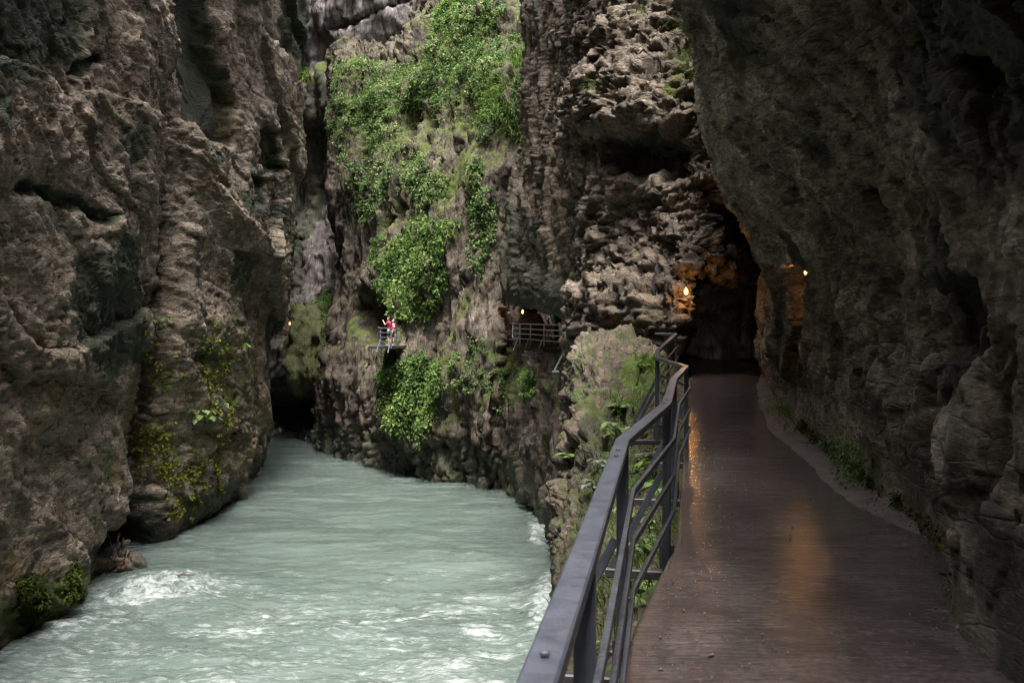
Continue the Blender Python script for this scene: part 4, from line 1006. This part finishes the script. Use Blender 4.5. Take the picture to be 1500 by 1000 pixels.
# long hanging grass on the far cliff edge
def blades(C, D0, L, rng, nseg=4, wid=.012, droop=1.0):
    """curved grass blades as strips; returns verts, faces, rnd"""
    n = len(C); V = []; pos = C.copy(); d = unit(D0)
    side = unit(np.cross(d, rng.normal(size=(n, 3))))
    rows = []
    for s in range(nseg + 1):
        w = wid * (1 - s / nseg) ** .7 + .0005
        rows.append(np.stack([pos - side * (np.asarray(w) * np.ones(n))[:, None], pos + side * (np.asarray(w) * np.ones(n))[:, None]], 1))
        pos = pos + d * (L / nseg)[:, None]
        d = unit(d + np.array([0, 0, -droop / nseg]))
    R = np.stack(rows, 1)                                  # n, nseg+1, 2, 3
    V = R.reshape(-1, 3); k = (nseg + 1) * 2
    f = []
    base = (np.arange(n) * k)[:, None]
    for s in range(nseg):
        f.append(base + np.array([2*s, 2*s+1, 2*s+3, 2*s+2])[None])
    tone = np.clip(.5 + .25 * rng.normal(size=n), 0, 1)
    return V, np.concatenate(f, 0), np.repeat(tone, k)
def grass_patch(name, key, poly, count, L, label, cat='grass', mat='grass', wid=.03, droop=2.2, seed=1, kind=None):
    rng = np.random.default_rng(seed)
    C, N = scatter(key, poly, count, rng, -.9, .5, seed)
    D = N * .8 + np.array([0, 0, .5]) + rng.normal(size=N.shape) * .35
    V, f, r = blades(C, D, L * (.6 + .7 * rng.random(len(C))), rng, 5, wid, droop)
    o = mesh_obj(name, V, f, M[mat], None, True, dict(rnd=r)); props(o, label, cat, None, kind); return o
grass_patch('hanging_grass', 'C', [(752, 90), (780, 60), (782, 170), (768, 215), (752, 200)], 700, 1.3, 'long pale grass hanging beside the dark pillar edge at the top', wid=.035, seed=401)
grass_patch('hanging_grass', 'C', [(720, 120), (750, 110), (745, 190), (722, 180)], 350, 1.0, 'shorter hanging grass fringe left of the long pale grass', wid=.03, seed=402)
grass_patch('hanging_grass', 'R', [(1008, 0), (1022, -5), (1024, 60), (1012, 60)], 70, .42, 'grass tuft hanging from the overhang edge at the top of the picture', wid=.007, seed=403)
grass_patch('hanging_grass', 'R', [(1012, 85), (1024, 85), (1026, 120), (1014, 120)], 60, .38, 'grass tuft on the overhang edge beside the pillar, second from the top', wid=.006, seed=404)
grass_patch('grass_tuft', 'M', [(996, 80), (1012, 85), (1014, 120), (998, 118)], 60, .35, 'small grass tuft on the pillar rock next to the overhang', wid=.007, seed=405)
grass_patch('grass_tuft', 'M', [(868, 120), (884, 120), (884, 136), (868, 136)], 45, .32, 'lone grass tuft halfway across the upper pillar rock', wid=.008, seed=406)
grass_patch('grass_tuft', 'M', [(930, 5), (945, 10), (942, 30), (930, 26)], 40, .3, 'small grass tuft at the top of the pillar rock', wid=.008, seed=407)
grass_patch('hanging_grass', 'C', [(600, 90), (650, 30), (720, 20), (735, 150), (690, 190), (640, 170), (590, 200)], 1500, .8, 'thin pale grass mixed into the dense slope plants of the far cliff', wid=.022, seed=420, kind='stuff')
grass_patch('hanging_grass', 'C', [(505, 110), (600, 110), (600, 215), (520, 255)], 900, .7, 'thin grass among the plants at the left end of the overgrown slope', wid=.022, seed=421, kind='stuff')
# grass pads on the bank rock
grass_patch('grass_pad', 'N', [(925, 524), (955, 522), (965, 545), (950, 562), (930, 552)], 1600, .22, 'bright grass pad on top of the pale bank rock by the far railing posts', wid=.006, droop=1.4, seed=410)
grass_patch('grass_pad', 'N', [(838, 530), (862, 526), (866, 540), (842, 546)], 500, .2, 'small grass pad at the left shoulder of the bank rock', wid=.007, droop=1.4, seed=411)
grass_patch('grass_pad', 'N', [(895, 585), (935, 570), (945, 600), (915, 618), (895, 610)], 700, .18, 'mossy grass patch on the slope of the bank rock', wid=.006, droop=1.6, seed=412)
grass_patch('ground_cover', 'N', [(860, 620), (1000, 620), (990, 800), (950, 860), (905, 960), (872, 990), (866, 860), (850, 740)], 5200, .13, 'low grass and moss between the railing and the drop', 'ground cover', 'moss', .004, 1.5, 413, 'stuff')

# mossy plants at the foot of the right wall
for k, (poly, cnt, lab) in enumerate([([(1128, 585), (1150, 600), (1180, 632), (1190, 650), (1160, 645), (1138, 618)], 420, 'bright green plants at the foot of the right wall by the pale strip'),
                                      ([(1240, 650), (1275, 670), (1278, 705), (1255, 700), (1238, 680)], 320, 'dark mossy plants at the foot of the right wall where it bends towards the viewer')]):
    rng = np.random.default_rng(430 + k); C, N = scatter('R', poly, cnt, rng, -.9, 1, 431)
    o = leaves_mesh(*clump_leaves(C, N, .03 + .05 * rng.random(len(C)), 8, .035, rng, .3), 'wall_plant', M['leaf_bright' if k == 0 else 'leaf']); props(o, lab, 'plant')

for k, (poly, cnt, lab) in enumerate([([(196, 610), (236, 606), (242, 690), (200, 695)], 420, 'thick yellow-green moss cushion beside the long crack of the left cliff'),
        ([(205, 480), (300, 470), (350, 520), (345, 640), (250, 600), (215, 560)], 520, 'scattered yellow-green moss over the bulge of the left cliff'),
        ([(230, 690), (320, 650), (335, 720), (250, 760)], 260, 'mossy band low on the bulge of the left cliff above the water'),
        ([(30, 860), (105, 830), (110, 870), (30, 910)], 320, 'dark moss at the foot of the left cliff near the picture edge')]):
    rng = np.random.default_rng(440 + k); C, N = scatter('L', poly, cnt, rng, .0 if k else -.6, .9, 445 + k)
    o = leaves_mesh(*clump_leaves(C, N, .05 + .16 * rng.random(len(C)) ** 2, 30, .085, rng, .5), 'moss_patch', M['moss_bright'] if k < 3 else M['moss']); props(o, lab, 'moss')
# moss and gravel along the foot of the right wall
rng = np.random.default_rng(450); d_ = rng.uniform(5.5, 22, 420); nzz = perlin(np.stack([d_ * .6, d_ * 0, d_ * 0], 1).astype(f32)); d_ = d_[nzz > -.15]
C = np.stack([ex(EDGE_R, d_) - .02 + .10 * rng.random(len(d_)), d_, ground_z(d_) + .05 + .10 * rng.random(len(d_)) ** 2], 1)
o = leaves_mesh(*clump_leaves(C, np.tile([-.7, 0, .7], (len(C), 1)), .03 + .06 * rng.random(len(C)), 22, .028, rng, .4), 'ground_cover', M['moss']); props(o, 'low moss and weeds along the foot of the right rock wall', 'ground cover', None, 'stuff')
d_ = np.concatenate([rng.uniform(4.5, 22, 700), rng.uniform(4, 12, 300)]); n_ = len(d_)
cx_ = np.where(np.arange(n_) < 700, ex(EDGE_R, d_) - np.abs(rng.normal(size=n_)) * .16, ex(EDGE_L, d_) + .06 + np.abs(rng.normal(size=n_)) * .5); r_ = .004 + .010 * rng.random(n_) ** 3
ic = np.array([(0, 0, 1), (.9, 0, .1), (.28, .85, .15), (-.72, .53, -.05), (-.72, -.53, .1), (.28, -.85, 0), (0, 0, -.6)]); icf = np.array([(0, 1, 2), (0, 2, 3), (0, 3, 4), (0, 4, 5), (0, 5, 1), (6, 2, 1), (6, 3, 2), (6, 4, 3), (6, 5, 4), (6, 1, 5)])
zz = ground_z(d_) + np.where(np.arange(n_) < 700, .035, .006)
P_ = ic[None] * r_[:, None, None] * rng.uniform(.6, 1.3, (n_, 7, 1)) + np.stack([cx_, d_, zz], 1)[:, None]
o = mesh_obj('gravel', P_.reshape(-1, 3), (icf[None] + (np.arange(n_) * 7)[:, None, None]).reshape(-1, 3), M['beam_stone'], None, False); props(o, 'grit and small stones along the walkway edges', 'gravel', None, 'stuff')
# near plants beneath the railing
def broad_plant(nleaf, size, rng):
    """broad leaved plant: stems and rounded leaves"""
    st_ = MB(); V = []; Fc = []; T = []
    for k in range(nleaf):
        a = rng.uniform(0, 6.28); r = size * rng.uniform(.25, 1.0); h = size * rng.uniform(.35, 1.1)
        tip = Vector((math.cos(a) * r, math.sin(a) * r, h)); st_.tube([(0, 0, -.03), (tip.x * .35, tip.y * .35, h * .7), tip], [.004, .0035, .0025], 5)
        d = Vector((math.cos(a + rng.uniform(-.4, .4)), math.sin(a + rng.uniform(-.4, .4)), rng.uniform(-.6, .1))).normalized()
        s = d.cross(Vector((0, 0, 1))).normalized(); u = s.cross(d).normalized(); l = size * rng.uniform(.32, .62)
        n0 = len(V); prof = [(0, .0), (.12, .24), (.35, .42), (.62, .38), (.85, .2), (1.0, 0)]
        t = min(1, max(0, rng.normal(.5, .22)))
        for (pl, pw) in prof:
            c = tip + d * pl * l + u * (-.28 * pl * pl * l)
            for sg in (-1, 0, 1):
                V.append(c + s * sg * pw * l + u * (abs(sg) * pw * l * .22)); T.append(min(1, t + (0.12 if sg == 0 else 0)))
        for j in range(len(prof) - 1):
            for q in (0, 1): Fc.append([n0 + j*3+q, n0 + j*3+q+1, n0 + j*3+q+4, n0 + j*3+q+3])
    return st_, V, Fc, T
def fern(nf, size, rng):
    st_ = MB(); V = []; Fc = []; T = []
    for k in range(nf):
        a = 6.28 * k / nf + rng.uniform(-.3, .3); L = size * rng.uniform(.7, 1.1); rise = rng.uniform(.5, .9)
        pts = []; t0 = min(1, max(0, rng.normal(.5, .2)))
        for j in range(12):
            u = j / 11; r = L * u * (.9 - .15 * u); pts.append(Vector((math.cos(a) * r, math.sin(a) * r, L * (rise * u * 1.1 - .95 * u * u * rise))))
        st_.tube(pts, [.003 * (1 - .8 * j / 11) + .0006 for j in range(12)], 4)
        for j in range(1, 11):
            w = L * .26 * math.sin(math.pi * (.12 + .88 * j / 11)) ** .8
            d = (pts[j + 1] - pts[j - 1]).normalized(); s = d.cross(Vector((0, 0, 1))).normalized()
            for sg in (-1, 1):
                n0 = len(V); e = pts[j] + s * sg * w + d * w * .35 - Vector((0, 0, .2 * w)); h = d * L * .034; m = pts[j].lerp(e, .5)
                V += [pts[j] - h, m - h * 1.05, e, m + h * 1.05, pts[j] + h]; Fc.append([n0, n0+1, n0+2, n0+3, n0+4]); T += [t0] * 5
    return st_, V, Fc, T
def place_plant(kind, key, px, py, size, label, mat, rng, n=9, lift=0.0, group=None):
    p, nrm = pick(key, px, py)
    st_, V, Fc, T = (broad_plant if kind == 'leafy_plant' else fern)(int(n * 2), size * (.9 if key == 'N' else 1.0), rng)
    e = empty(kind, p + Vector((0, 0, lift))); props(e, label, 'fern' if kind == 'fern' else 'plant', group)
    fs = np.empty(len(Fc), object); fs[:] = Fc
    mesh_obj('leaf_spray', V, fs, M[mat], e, True, dict(rnd=T))
    fo_ = np.empty(len(st_.f), object); fo_[:] = st_.f
    mesh_obj('stem', st_.v, fo_, M['leaf_stem'], e)
    return e
M['leaf_stem'] = plain('green_stem', (.06, .09, .02), .6)
rg_ = random.Random(5)
class RR:
    def __init__(s, k): s.r = np.random.default_rng(k)
    def uniform(s, a, b): return float(s.r.uniform(a, b))
    def normal(s, a, b): return float(s.r.normal(a, b))
near_plants = [
 ('leafy_plant', 958, 700, .26, 12, 'leaf_bright', 'broad-leaved plant just above the third bracket beam'),
 ('leafy_plant', 938, 722, .24, 11, 'leaf_bright', 'broad-leaved plant left of the third bracket beam'),
 ('leafy_plant', 972, 728, .22, 10, 'leaf_bright', 'leafy plant close against the slab behind the corner post'),
 ('leafy_plant', 930, 770, .22, 12, 'leaf_bright', 'yellow-green leafy plant in the gap under the middle bar'),
 ('leafy_plant', 955, 778, .18, 10, 'leaf', 'small-leaved dark plant beside the diagonal brace'),
 ('leafy_plant', 945, 810, .17, 11, 'leaf_bright', 'leafy plant right above the nearest full bracket beam'),
 ('leafy_plant', 922, 815, .18, 10, 'leaf', 'leafy plant left of the brace foot, above the nearest full beam'),
 ('leafy_plant', 928, 868, .15, 11, 'leaf_bright', 'bright leafy plant just below the nearest full bracket beam'),
 ('leafy_plant', 918, 895, .13, 9, 'leaf_bright', 'leafy sprig hanging at the slab edge low in the picture'),
 ('leafy_plant', 884, 960, .10, 9, 'leaf', 'small leaves behind the lower bars at the bottom edge'),
 ('leafy_plant', 975, 665, .24, 10, 'leaf', 'dark leafy plant high on the bank by the corner post'),
 ('leafy_plant', 905, 640, .28, 12, 'leaf', 'leafy plant on the bank just above the handrail bend'),
 ('leafy_plant', 935, 640, .28, 11, 'leaf_bright', 'leafy plant on the bank between handrail and far beam'),
 ('leafy_plant', 885, 690, .22, 14, 'leaf_grey', 'pale speckled small-leaved plant left of the handrail bend'),
 ('leafy_plant', 872, 720, .20, 14, 'leaf_grey', 'pale small-leaved plant lower on the bank edge left of the handrail'),
 ('fern', 948, 668, .34, 13, 'leaf_grey', 'grey-green feathery plant under the handrail between two braces'),
 ('fern', 930, 690, .30, 13, 'leaf_grey', 'grey-green feathery plant, the lower of the two under the handrail'),
 ('fern', 950, 750, .24, 9, 'leaf_bright', 'fresh green fern in the gap between the middle and lower bars'),
 ('fern', 905, 600, .35, 11, 'leaf', 'fern on the slope of the pale bank rock'),
 ('fern', 835, 672, .40, 9, 'leaf_bright', 'bright fern jutting from the rock edge over the river'),
 ('fern', 940, 535, .35, 9, 'leaf_bright', 'low fern on the grass pad of the bank rock'),
 ('leafy_plant', 862, 612, .22, 9, 'leaf', 'small plant growing from the face of the pale bank rock'),
]
for k, (kd, px_, py_, sz, nl, mt, lab) in enumerate(near_plants):
    place_plant(kd, 'N', px_, py_, sz, lab, mt, RR(500 + k), nl)
for k, (px_, py_, sz, lab) in enumerate([(240, 590, .7, 'yellow-green plant on the left cliff right of the long crack'), (300, 620, .8, 'bright leafy plant on the left cliff above the waterline bulge'),
        (322, 600, .6, 'small bright plant near the outer edge of the left cliff'), (235, 482, .7, 'small grassy plant on the ledge beside the crack of the left cliff'), (352, 515, .6, 'yellow tuft high on the outer edge of the left cliff'), (325, 655, .5, 'lowest small plant on the left cliff')]):
    place_plant('leafy_plant', 'L', px_, py_, sz * .7, lab, 'leaf_bright', RR(560 + k), 12)

# ------------------------------------------------------------------ driftwood and boulders
def stone(name, c, r, label, seed, mossy=.2):
    rng = np.random.default_rng(seed); nu, nv = 40, 26
    th = np.linspace(0, 2 * np.pi, nu, endpoint=False); ph = np.linspace(.02, np.pi - .02, nv)
    T, Pp = np.meshgrid(th, ph, indexing='ij')
    B = np.stack([np.cos(T) * np.sin(Pp), np.sin(T) * np.sin(Pp), np.cos(Pp)], 2).reshape(-1, 3)
    F1_, F2_, c_ = worley(B.astype(f32) * 1.6, seed)
    k = 1 + .28 * fbm(B.astype(f32) * 1.3, 4, seed, .55) + .22 * (c_ - .5)
    V = B * k[:, None] * np.array(r)
    i = np.arange(nu * nv).reshape(nu, nv); j = np.roll(i, -1, 0)
    fcs = np.stack([i[:, :-1].ravel(), i[:, 1:].ravel(), j[:, 1:].ravel(), j[:, :-1].ravel()], 1)
    z = np.zeros(len(V))
    o = mesh_obj(name, V, fcs, M['boulder'], attrs=dict(film=z + .3, moss=z + mossy, ochre=z, wet=z + .8)); o.location = c
    props(o, label, 'boulder'); return o
w = WL(197, 832); stone('boulder', (w[0], w[1], WATER + .12), (.42, .45, .42), 'rounded grey boulder beside the driftwood at the left bank', 1)
w = WL(238, 856); stone('boulder', (w[0], w[1], WATER - .14), (.75, .5, .32), 'low wet boulder just above the white riffle', 2, .0)
w = WL(270, 852); stone('boulder', (w[0], w[1], WATER + .02), (.5, .4, .26), 'dark wet rock at the right end above the white riffle', 3, .0)
w = WL(88, 880); stone('boulder', (w[0] - .3, w[1] + .2, WATER + .3), (1.0, .9, 1.0), 'mossy boulder at the foot of the left cliff', 4, .8)
w = WL(170, 826); stone('boulder', (w[0] - .5, w[1] + .3, WATER + .05), (.9, .6, .3), 'flat rock carrying the driftwood', 5, .1)
def log(p, q, r, label, mat, seed):
    rng = np.random.default_rng(seed); a = Vector(p); b = Vector(q); pts = []; rad = []
    for k in range(9):
        u = k / 8; pts.append(a.lerp(b, u) + Vector(rng.normal(size=3) * r * .35)); rad.append(r * (1 - .45 * u) * (1 + .12 * rng.normal()))
    mb = MB(); mb.tube(pts, rad, 10)
    m_ = pts[5]; mb.tube([m_, m_ + Vector((.12, -.1, .22)), m_ + Vector((.16, -.14, .4))], [r * .4, r * .25, r * .1], 6)
    o = mb.build('driftwood_log', M[mat], None, True); props(o, label, 'log', 'driftwood at the left bank'); return o
def wl3(px, py, dz): w = WL(px, py); return (w[0], w[1], WATER + dz)
log(wl3(160, 830, .25), wl3(187, 826, .75), .17, 'thick pale log slanting up on the driftwood heap', 'wood', 1)
log(wl3(158, 832, .30), wl3(178, 838, .42), .13, 'short dark log at the left of the driftwood heap', 'wood', 2)
log(wl3(178, 836, .12), wl3(190, 833, .55), .10, 'reddish split log at the right of the driftwood heap', 'wood_red', 3)
log(wl3(174, 838, .10), wl3(188, 830, .62), .07, 'thin reddish branch leaning beside the split log', 'wood_red', 4)
log(wl3(168, 826, .25), wl3(158, 818, .95), .05, 'thin bare branch pointing up from the driftwood heap', 'wood_red', 5)
log(wl3(174, 822, .25), wl3(173, 812, .8), .04, 'upright stick behind the driftwood heap', 'wood', 6)

# ------------------------------------------------------------------ people
def skin_obj(name, nodes, edges, mat, parent, sub=2, root=0):
    me = bpy.data.meshes.new(name); me.from_pydata([n[0] for n in nodes], edges, [])
    o = bpy.data.objects.new(name, me); COL.objects.link(o)
    o.modifiers.new('Skin', 'SKIN'); 
    for i, n_ in enumerate(nodes):
        r_ = n_[1] if isinstance(n_[1], tuple) else (n_[1], n_[1])
        me.skin_vertices[0].data[i].radius = r_; me.skin_vertices[0].data[i].use_root = (i == root)
    o.modifiers['Skin'].use_smooth_shade = True
    s = o.modifiers.new('Subdivision', 'SUBSURF'); s.levels = sub; s.render_levels = sub
    me.materials.append(mat)
    if parent: o.parent = parent
    return o
def person(loc, rz, h, top, bottom, hair, label, arms, lean=0.0, head_turn=0.0, top_len=.0, bag=None, skirt=None):
    """standing figure facing +Y before the turn; arms: (elbow,wrist) per side in units of height"""
    e = empty('person', loc, rz); props(e, label, 'person')
    k = h
    def J(x, y, z, r): return ((x * k, (y + lean * max(0, z - .5)) * k, z * k), r * k)
    nodes = [J(0, 0, .53, .062), J(0, .005, .60, .058), J(0, 0, .70, .068), J(0, -.005, .79, .070), J(0, 0, .835, .032), J(0, .005, .865, .030),
             J(0, .010, .895, .045), J(0, .012, .935, .058), J(0, .004, .975, .046), J(0, .058, .925, .012)]
    ed = [(0, 1), (1, 2), (2, 3), (3, 4), (4, 5), (5, 6), (6, 7), (7, 8), (7, 9)]
    for sg in (-1, 1):                                                  # ears
        nodes.append(J(sg * .052, .005, .925, .012)); ed.append((7, len(nodes) - 1))
    sleeve_n = [J(0, 0, .52, .072), J(0, .005, .60, .070), J(0, 0, .70, .078), J(0, -.003, .785, .080), J(0, 0, .825, .045)]; sleeve_e = [(0, 1), (1, 2), (2, 3), (3, 4)]
    for sg, (el, wr) in zip((-1, 1), arms):
        b = len(nodes)
        nodes += [J(sg * .105, -.005, .805, .036), J(el[0], el[1], el[2], .026), J(wr[0], wr[1], wr[2], .018)]
        ed += [(3, b), (b, b + 1), (b + 1, b + 2)]
        d = Vector(wr) - Vector(el); d.normalize(); s = d.cross(Vector((0, 0, 1))); s = s.normalized() if s.length > .05 else Vector((1, 0, 0)); u = s.cross(d)
        pm = Vector(wr) + d * .03; pi_ = len(nodes); nodes.append(J(*pm, .017)); ed.append((b + 2, pi_))
        for q, (o_, l_) in enumerate(((-.018, .034), (-.006, .042), (.006, .045), (.018, .038))):
            a1 = pm + d * .022 + s * o_; a2 = a1 + d * l_ * .55 - u * .006; a3 = a2 + d * l_ * .4 - u * .014; n0 = len(nodes)
            nodes += [J(*a1, .006), J(*a2, .0055), J(*a3, .0045)]; ed += [(pi_, n0), (n0, n0 + 1), (n0 + 1, n0 + 2)]
        a1 = Vector(wr) + d * .015 - s * .022; a2 = a1 + d * .025 - s * .008; n0 = len(nodes)
        nodes += [J(*a1, .0065), J(*a2, .005)]; ed += [(b + 2, n0), (n0, n0 + 1)]
        c = len(sleeve_n); mid = Vector((sg * .105, -.005, .805)).lerp(Vector(el), .8)
        sleeve_n += [J(sg * .108, -.005, .802, .046), J(mid.x, mid.y, mid.z, .038)]; sleeve_e += [(3, c), (c, c + 1)]
        if top_len > .5:
            m2 = Vector(el).lerp(Vector(wr), .9); sleeve_n += [J(*el, .035), J(*m2, .026)]; sleeve_e += [(c + 1, c + 2), (c + 2, c + 3)]
    leg_n = [J(0, 0, .545, .075), J(0, 0, .50, .072)]; leg_e = [(0, 1)]
    for sg in (-1, 1):
        b = len(nodes)
        nodes += [J(sg * .048, 0, .48, .054), J(sg * .052, .01, .275, .036), J(sg * .052, -.012, .18, .034), J(sg * .052, -.008, .045, .021), J(sg * .054, .035, .022, .022), J(sg * .056, .075, .015, .016)]
        ed += [(0, b), (b, b + 1), (b + 1, b + 2), (b + 2, b + 3), (b + 3, b + 4), (b + 4, b + 5)]
        c = len(leg_n); leg_n += [J(sg * .050, 0, .46, .063), J(sg * .054, .008, .32, .050)]; leg_e += [(1, c), (c, c + 1)]
        if bottom[1]: leg_n += [J(sg * .052, -.01, .18, .043), J(sg * .052, -.008, .06, .036)]; leg_e += [(c + 1, c + 2), (c + 2, c + 3)]
        mb = MB(); mb.lathe([(.026*k, 0), (.03*k, .012*k), (.028*k, .03*k), (.022*k, .045*k)], (sg * .054 * k, .0, 0), 10)
        sh = skin_obj('shoe', [J(sg * .053, -.025, .022, .026), J(sg * .054, .03, .022, .027), J(sg * .056, .085, .016, .020)], [(0, 1), (1, 2)], M['shoe'], e, 1)
    body = skin_obj('body', nodes, ed, M['skin'], e)
    skin_obj('shirt', sleeve_n, sleeve_e, M[top], e)
    skin_obj('trousers' if bottom[1] else 'shorts', leg_n, leg_e, M[bottom[0]], e)
    skin_obj('hair', [J(0, -.02, .90, .040), J(0, -.012, .945, .058), J(0, .0, .978, .052), J(0, .03, .985, .034)], [(0, 1), (1, 2), (2, 3)], M[hair], e)
    for sg in (-1, 1):
        mb = MB(); mb.lathe([(.001*k, -.005*k), (.006*k, -.003*k), (.006*k, .003*k), (.001*k, .005*k)], (sg * .02 * k, (.06 + lean * .44) * k, .94 * k), 8)
        ey = mb.build('eye', M['hair'], None, True); ey.parent = e
    mb = MB(); mb.bar((-.017*k, (.062 + lean * .4)*k, .902*k), (.017*k, (.062 + lean * .4)*k, .902*k), .008*k, .005*k); mo = mb.build('mouth', M['red'], None); mo.parent = e
    if bag:
        sh = skin_obj('backpack', [J(0, -.10, .62, .060), J(0, -.115, .70, .070), J(0, -.10, .78, .055)], [(0, 1), (1, 2)], M[bag], e, 1)
    if skirt:
        skin_obj('jacket_at_waist', [J(0, 0, .53, .082), J(0, -.01, .42, .088)], [(0, 1)], M[skirt], e)
    return e
rest = (((-.135, -.01, .64), (-.14, .03, .50)), ((.135, -.01, .64), (.14, .03, .50)))
look = (((-.15, .05, .66), (-.10, .15, .64)), ((.15, .05, .66), (.09, .15, .64)))
photo = (((-.15, .08, .72), (-.06, .17, .84)), ((.14, .02, .64), (.13, .09, .53)))
a = onlev(569.5, 56.4, -.10); person(a, math.radians(75), 1.62, 'magenta', ('navy', False), 'hair', 'person in a magenta top and dark shorts with a navy backpack, left of the pair', photo, bag=None)
a = onlev(576.0, 56.1, -.10); person(a, math.radians(100), 1.48, 'pink', ('navy', False), 'hair_light', 'person in a pale pink top, right of the pair on the ledge', rest)
a = onlev(803.5, 48.6, .16); person(a, math.radians(15), 1.16, 'red', ('white', False), 'hair', 'child in a red top and pale shorts standing at the alcove railing', look, skirt='white')
a = onlev(814.5, 49.6, .16); person(a, math.radians(70), 1.72, 'green', ('brown', True), 'hair', 'adult in a green top standing inside the shaded alcove', rest, bag='navy')

# ------------------------------------------------------------------ light, sky, camera
EL, AZ = math.radians(68), math.radians(176)                 # veiled sun high up, from behind the viewer
wd = bpy.data.worlds.new('World'); SC.world = wd; wd.use_nodes = True
nt = wd.node_tree; bg = nt.nodes['Background']
sk = nd(nt, 'ShaderNodeTexSky', sky_type='NISHITA', sun_disc=False); sk.sun_elevation = EL; sk.sun_rotation = AZ
sk.air_density = 1.0; sk.dust_density = 4.0; sk.ozone_density = 1.0
hs = nd(nt, 'ShaderNodeHueSaturation'); hs.inputs['Saturation'].default_value = .22
lk(nt, sk.outputs[0], hs.inputs['Color']); lk(nt, hs.outputs[0], bg.inputs['Color']); bg.inputs['Strength'].default_value = .13
sd = bpy.data.lights.new('sun', 'SUN'); sd.energy = 1.4; sd.angle = math.radians(16); sd.color = (1, .95, .88)
so = bpy.data.objects.new('sun', sd); COL.objects.link(so)
dirv = Vector((math.sin(AZ) * math.cos(EL), math.cos(AZ) * math.cos(EL), math.sin(EL)))
so.rotation_euler = dirv.to_track_quat('Z', 'Y').to_euler(); so.location = (0, 0, 60)

cd = bpy.data.cameras.new('camera'); cam = bpy.data.objects.new('camera', cd); COL.objects.link(cam)
cam.location = (0, 0, EYE); cam.rotation_euler = (math.radians(90), 0, 0)
cd.sensor_width = 36; cd.lens = 36 * F / 1500; cd.shift_y = -(500 - HZ) / 1500; cd.clip_end = 1000; cd.clip_start = .05
cd.dof.use_dof = True; cd.dof.focus_distance = 8.0; cd.dof.aperture_fstop = 6.0
SC.camera = cam
SC.view_settings.view_transform = 'Standard'; SC.view_settings.look = 'None'; SC.view_settings.gamma = 1; SC.view_settings.exposure = 2.68
SC.cycles.use_denoising = True; SC.cycles.filter_width = 1.1; SC.cycles.max_bounces = 7; SC.cycles.diffuse_bounces = 5
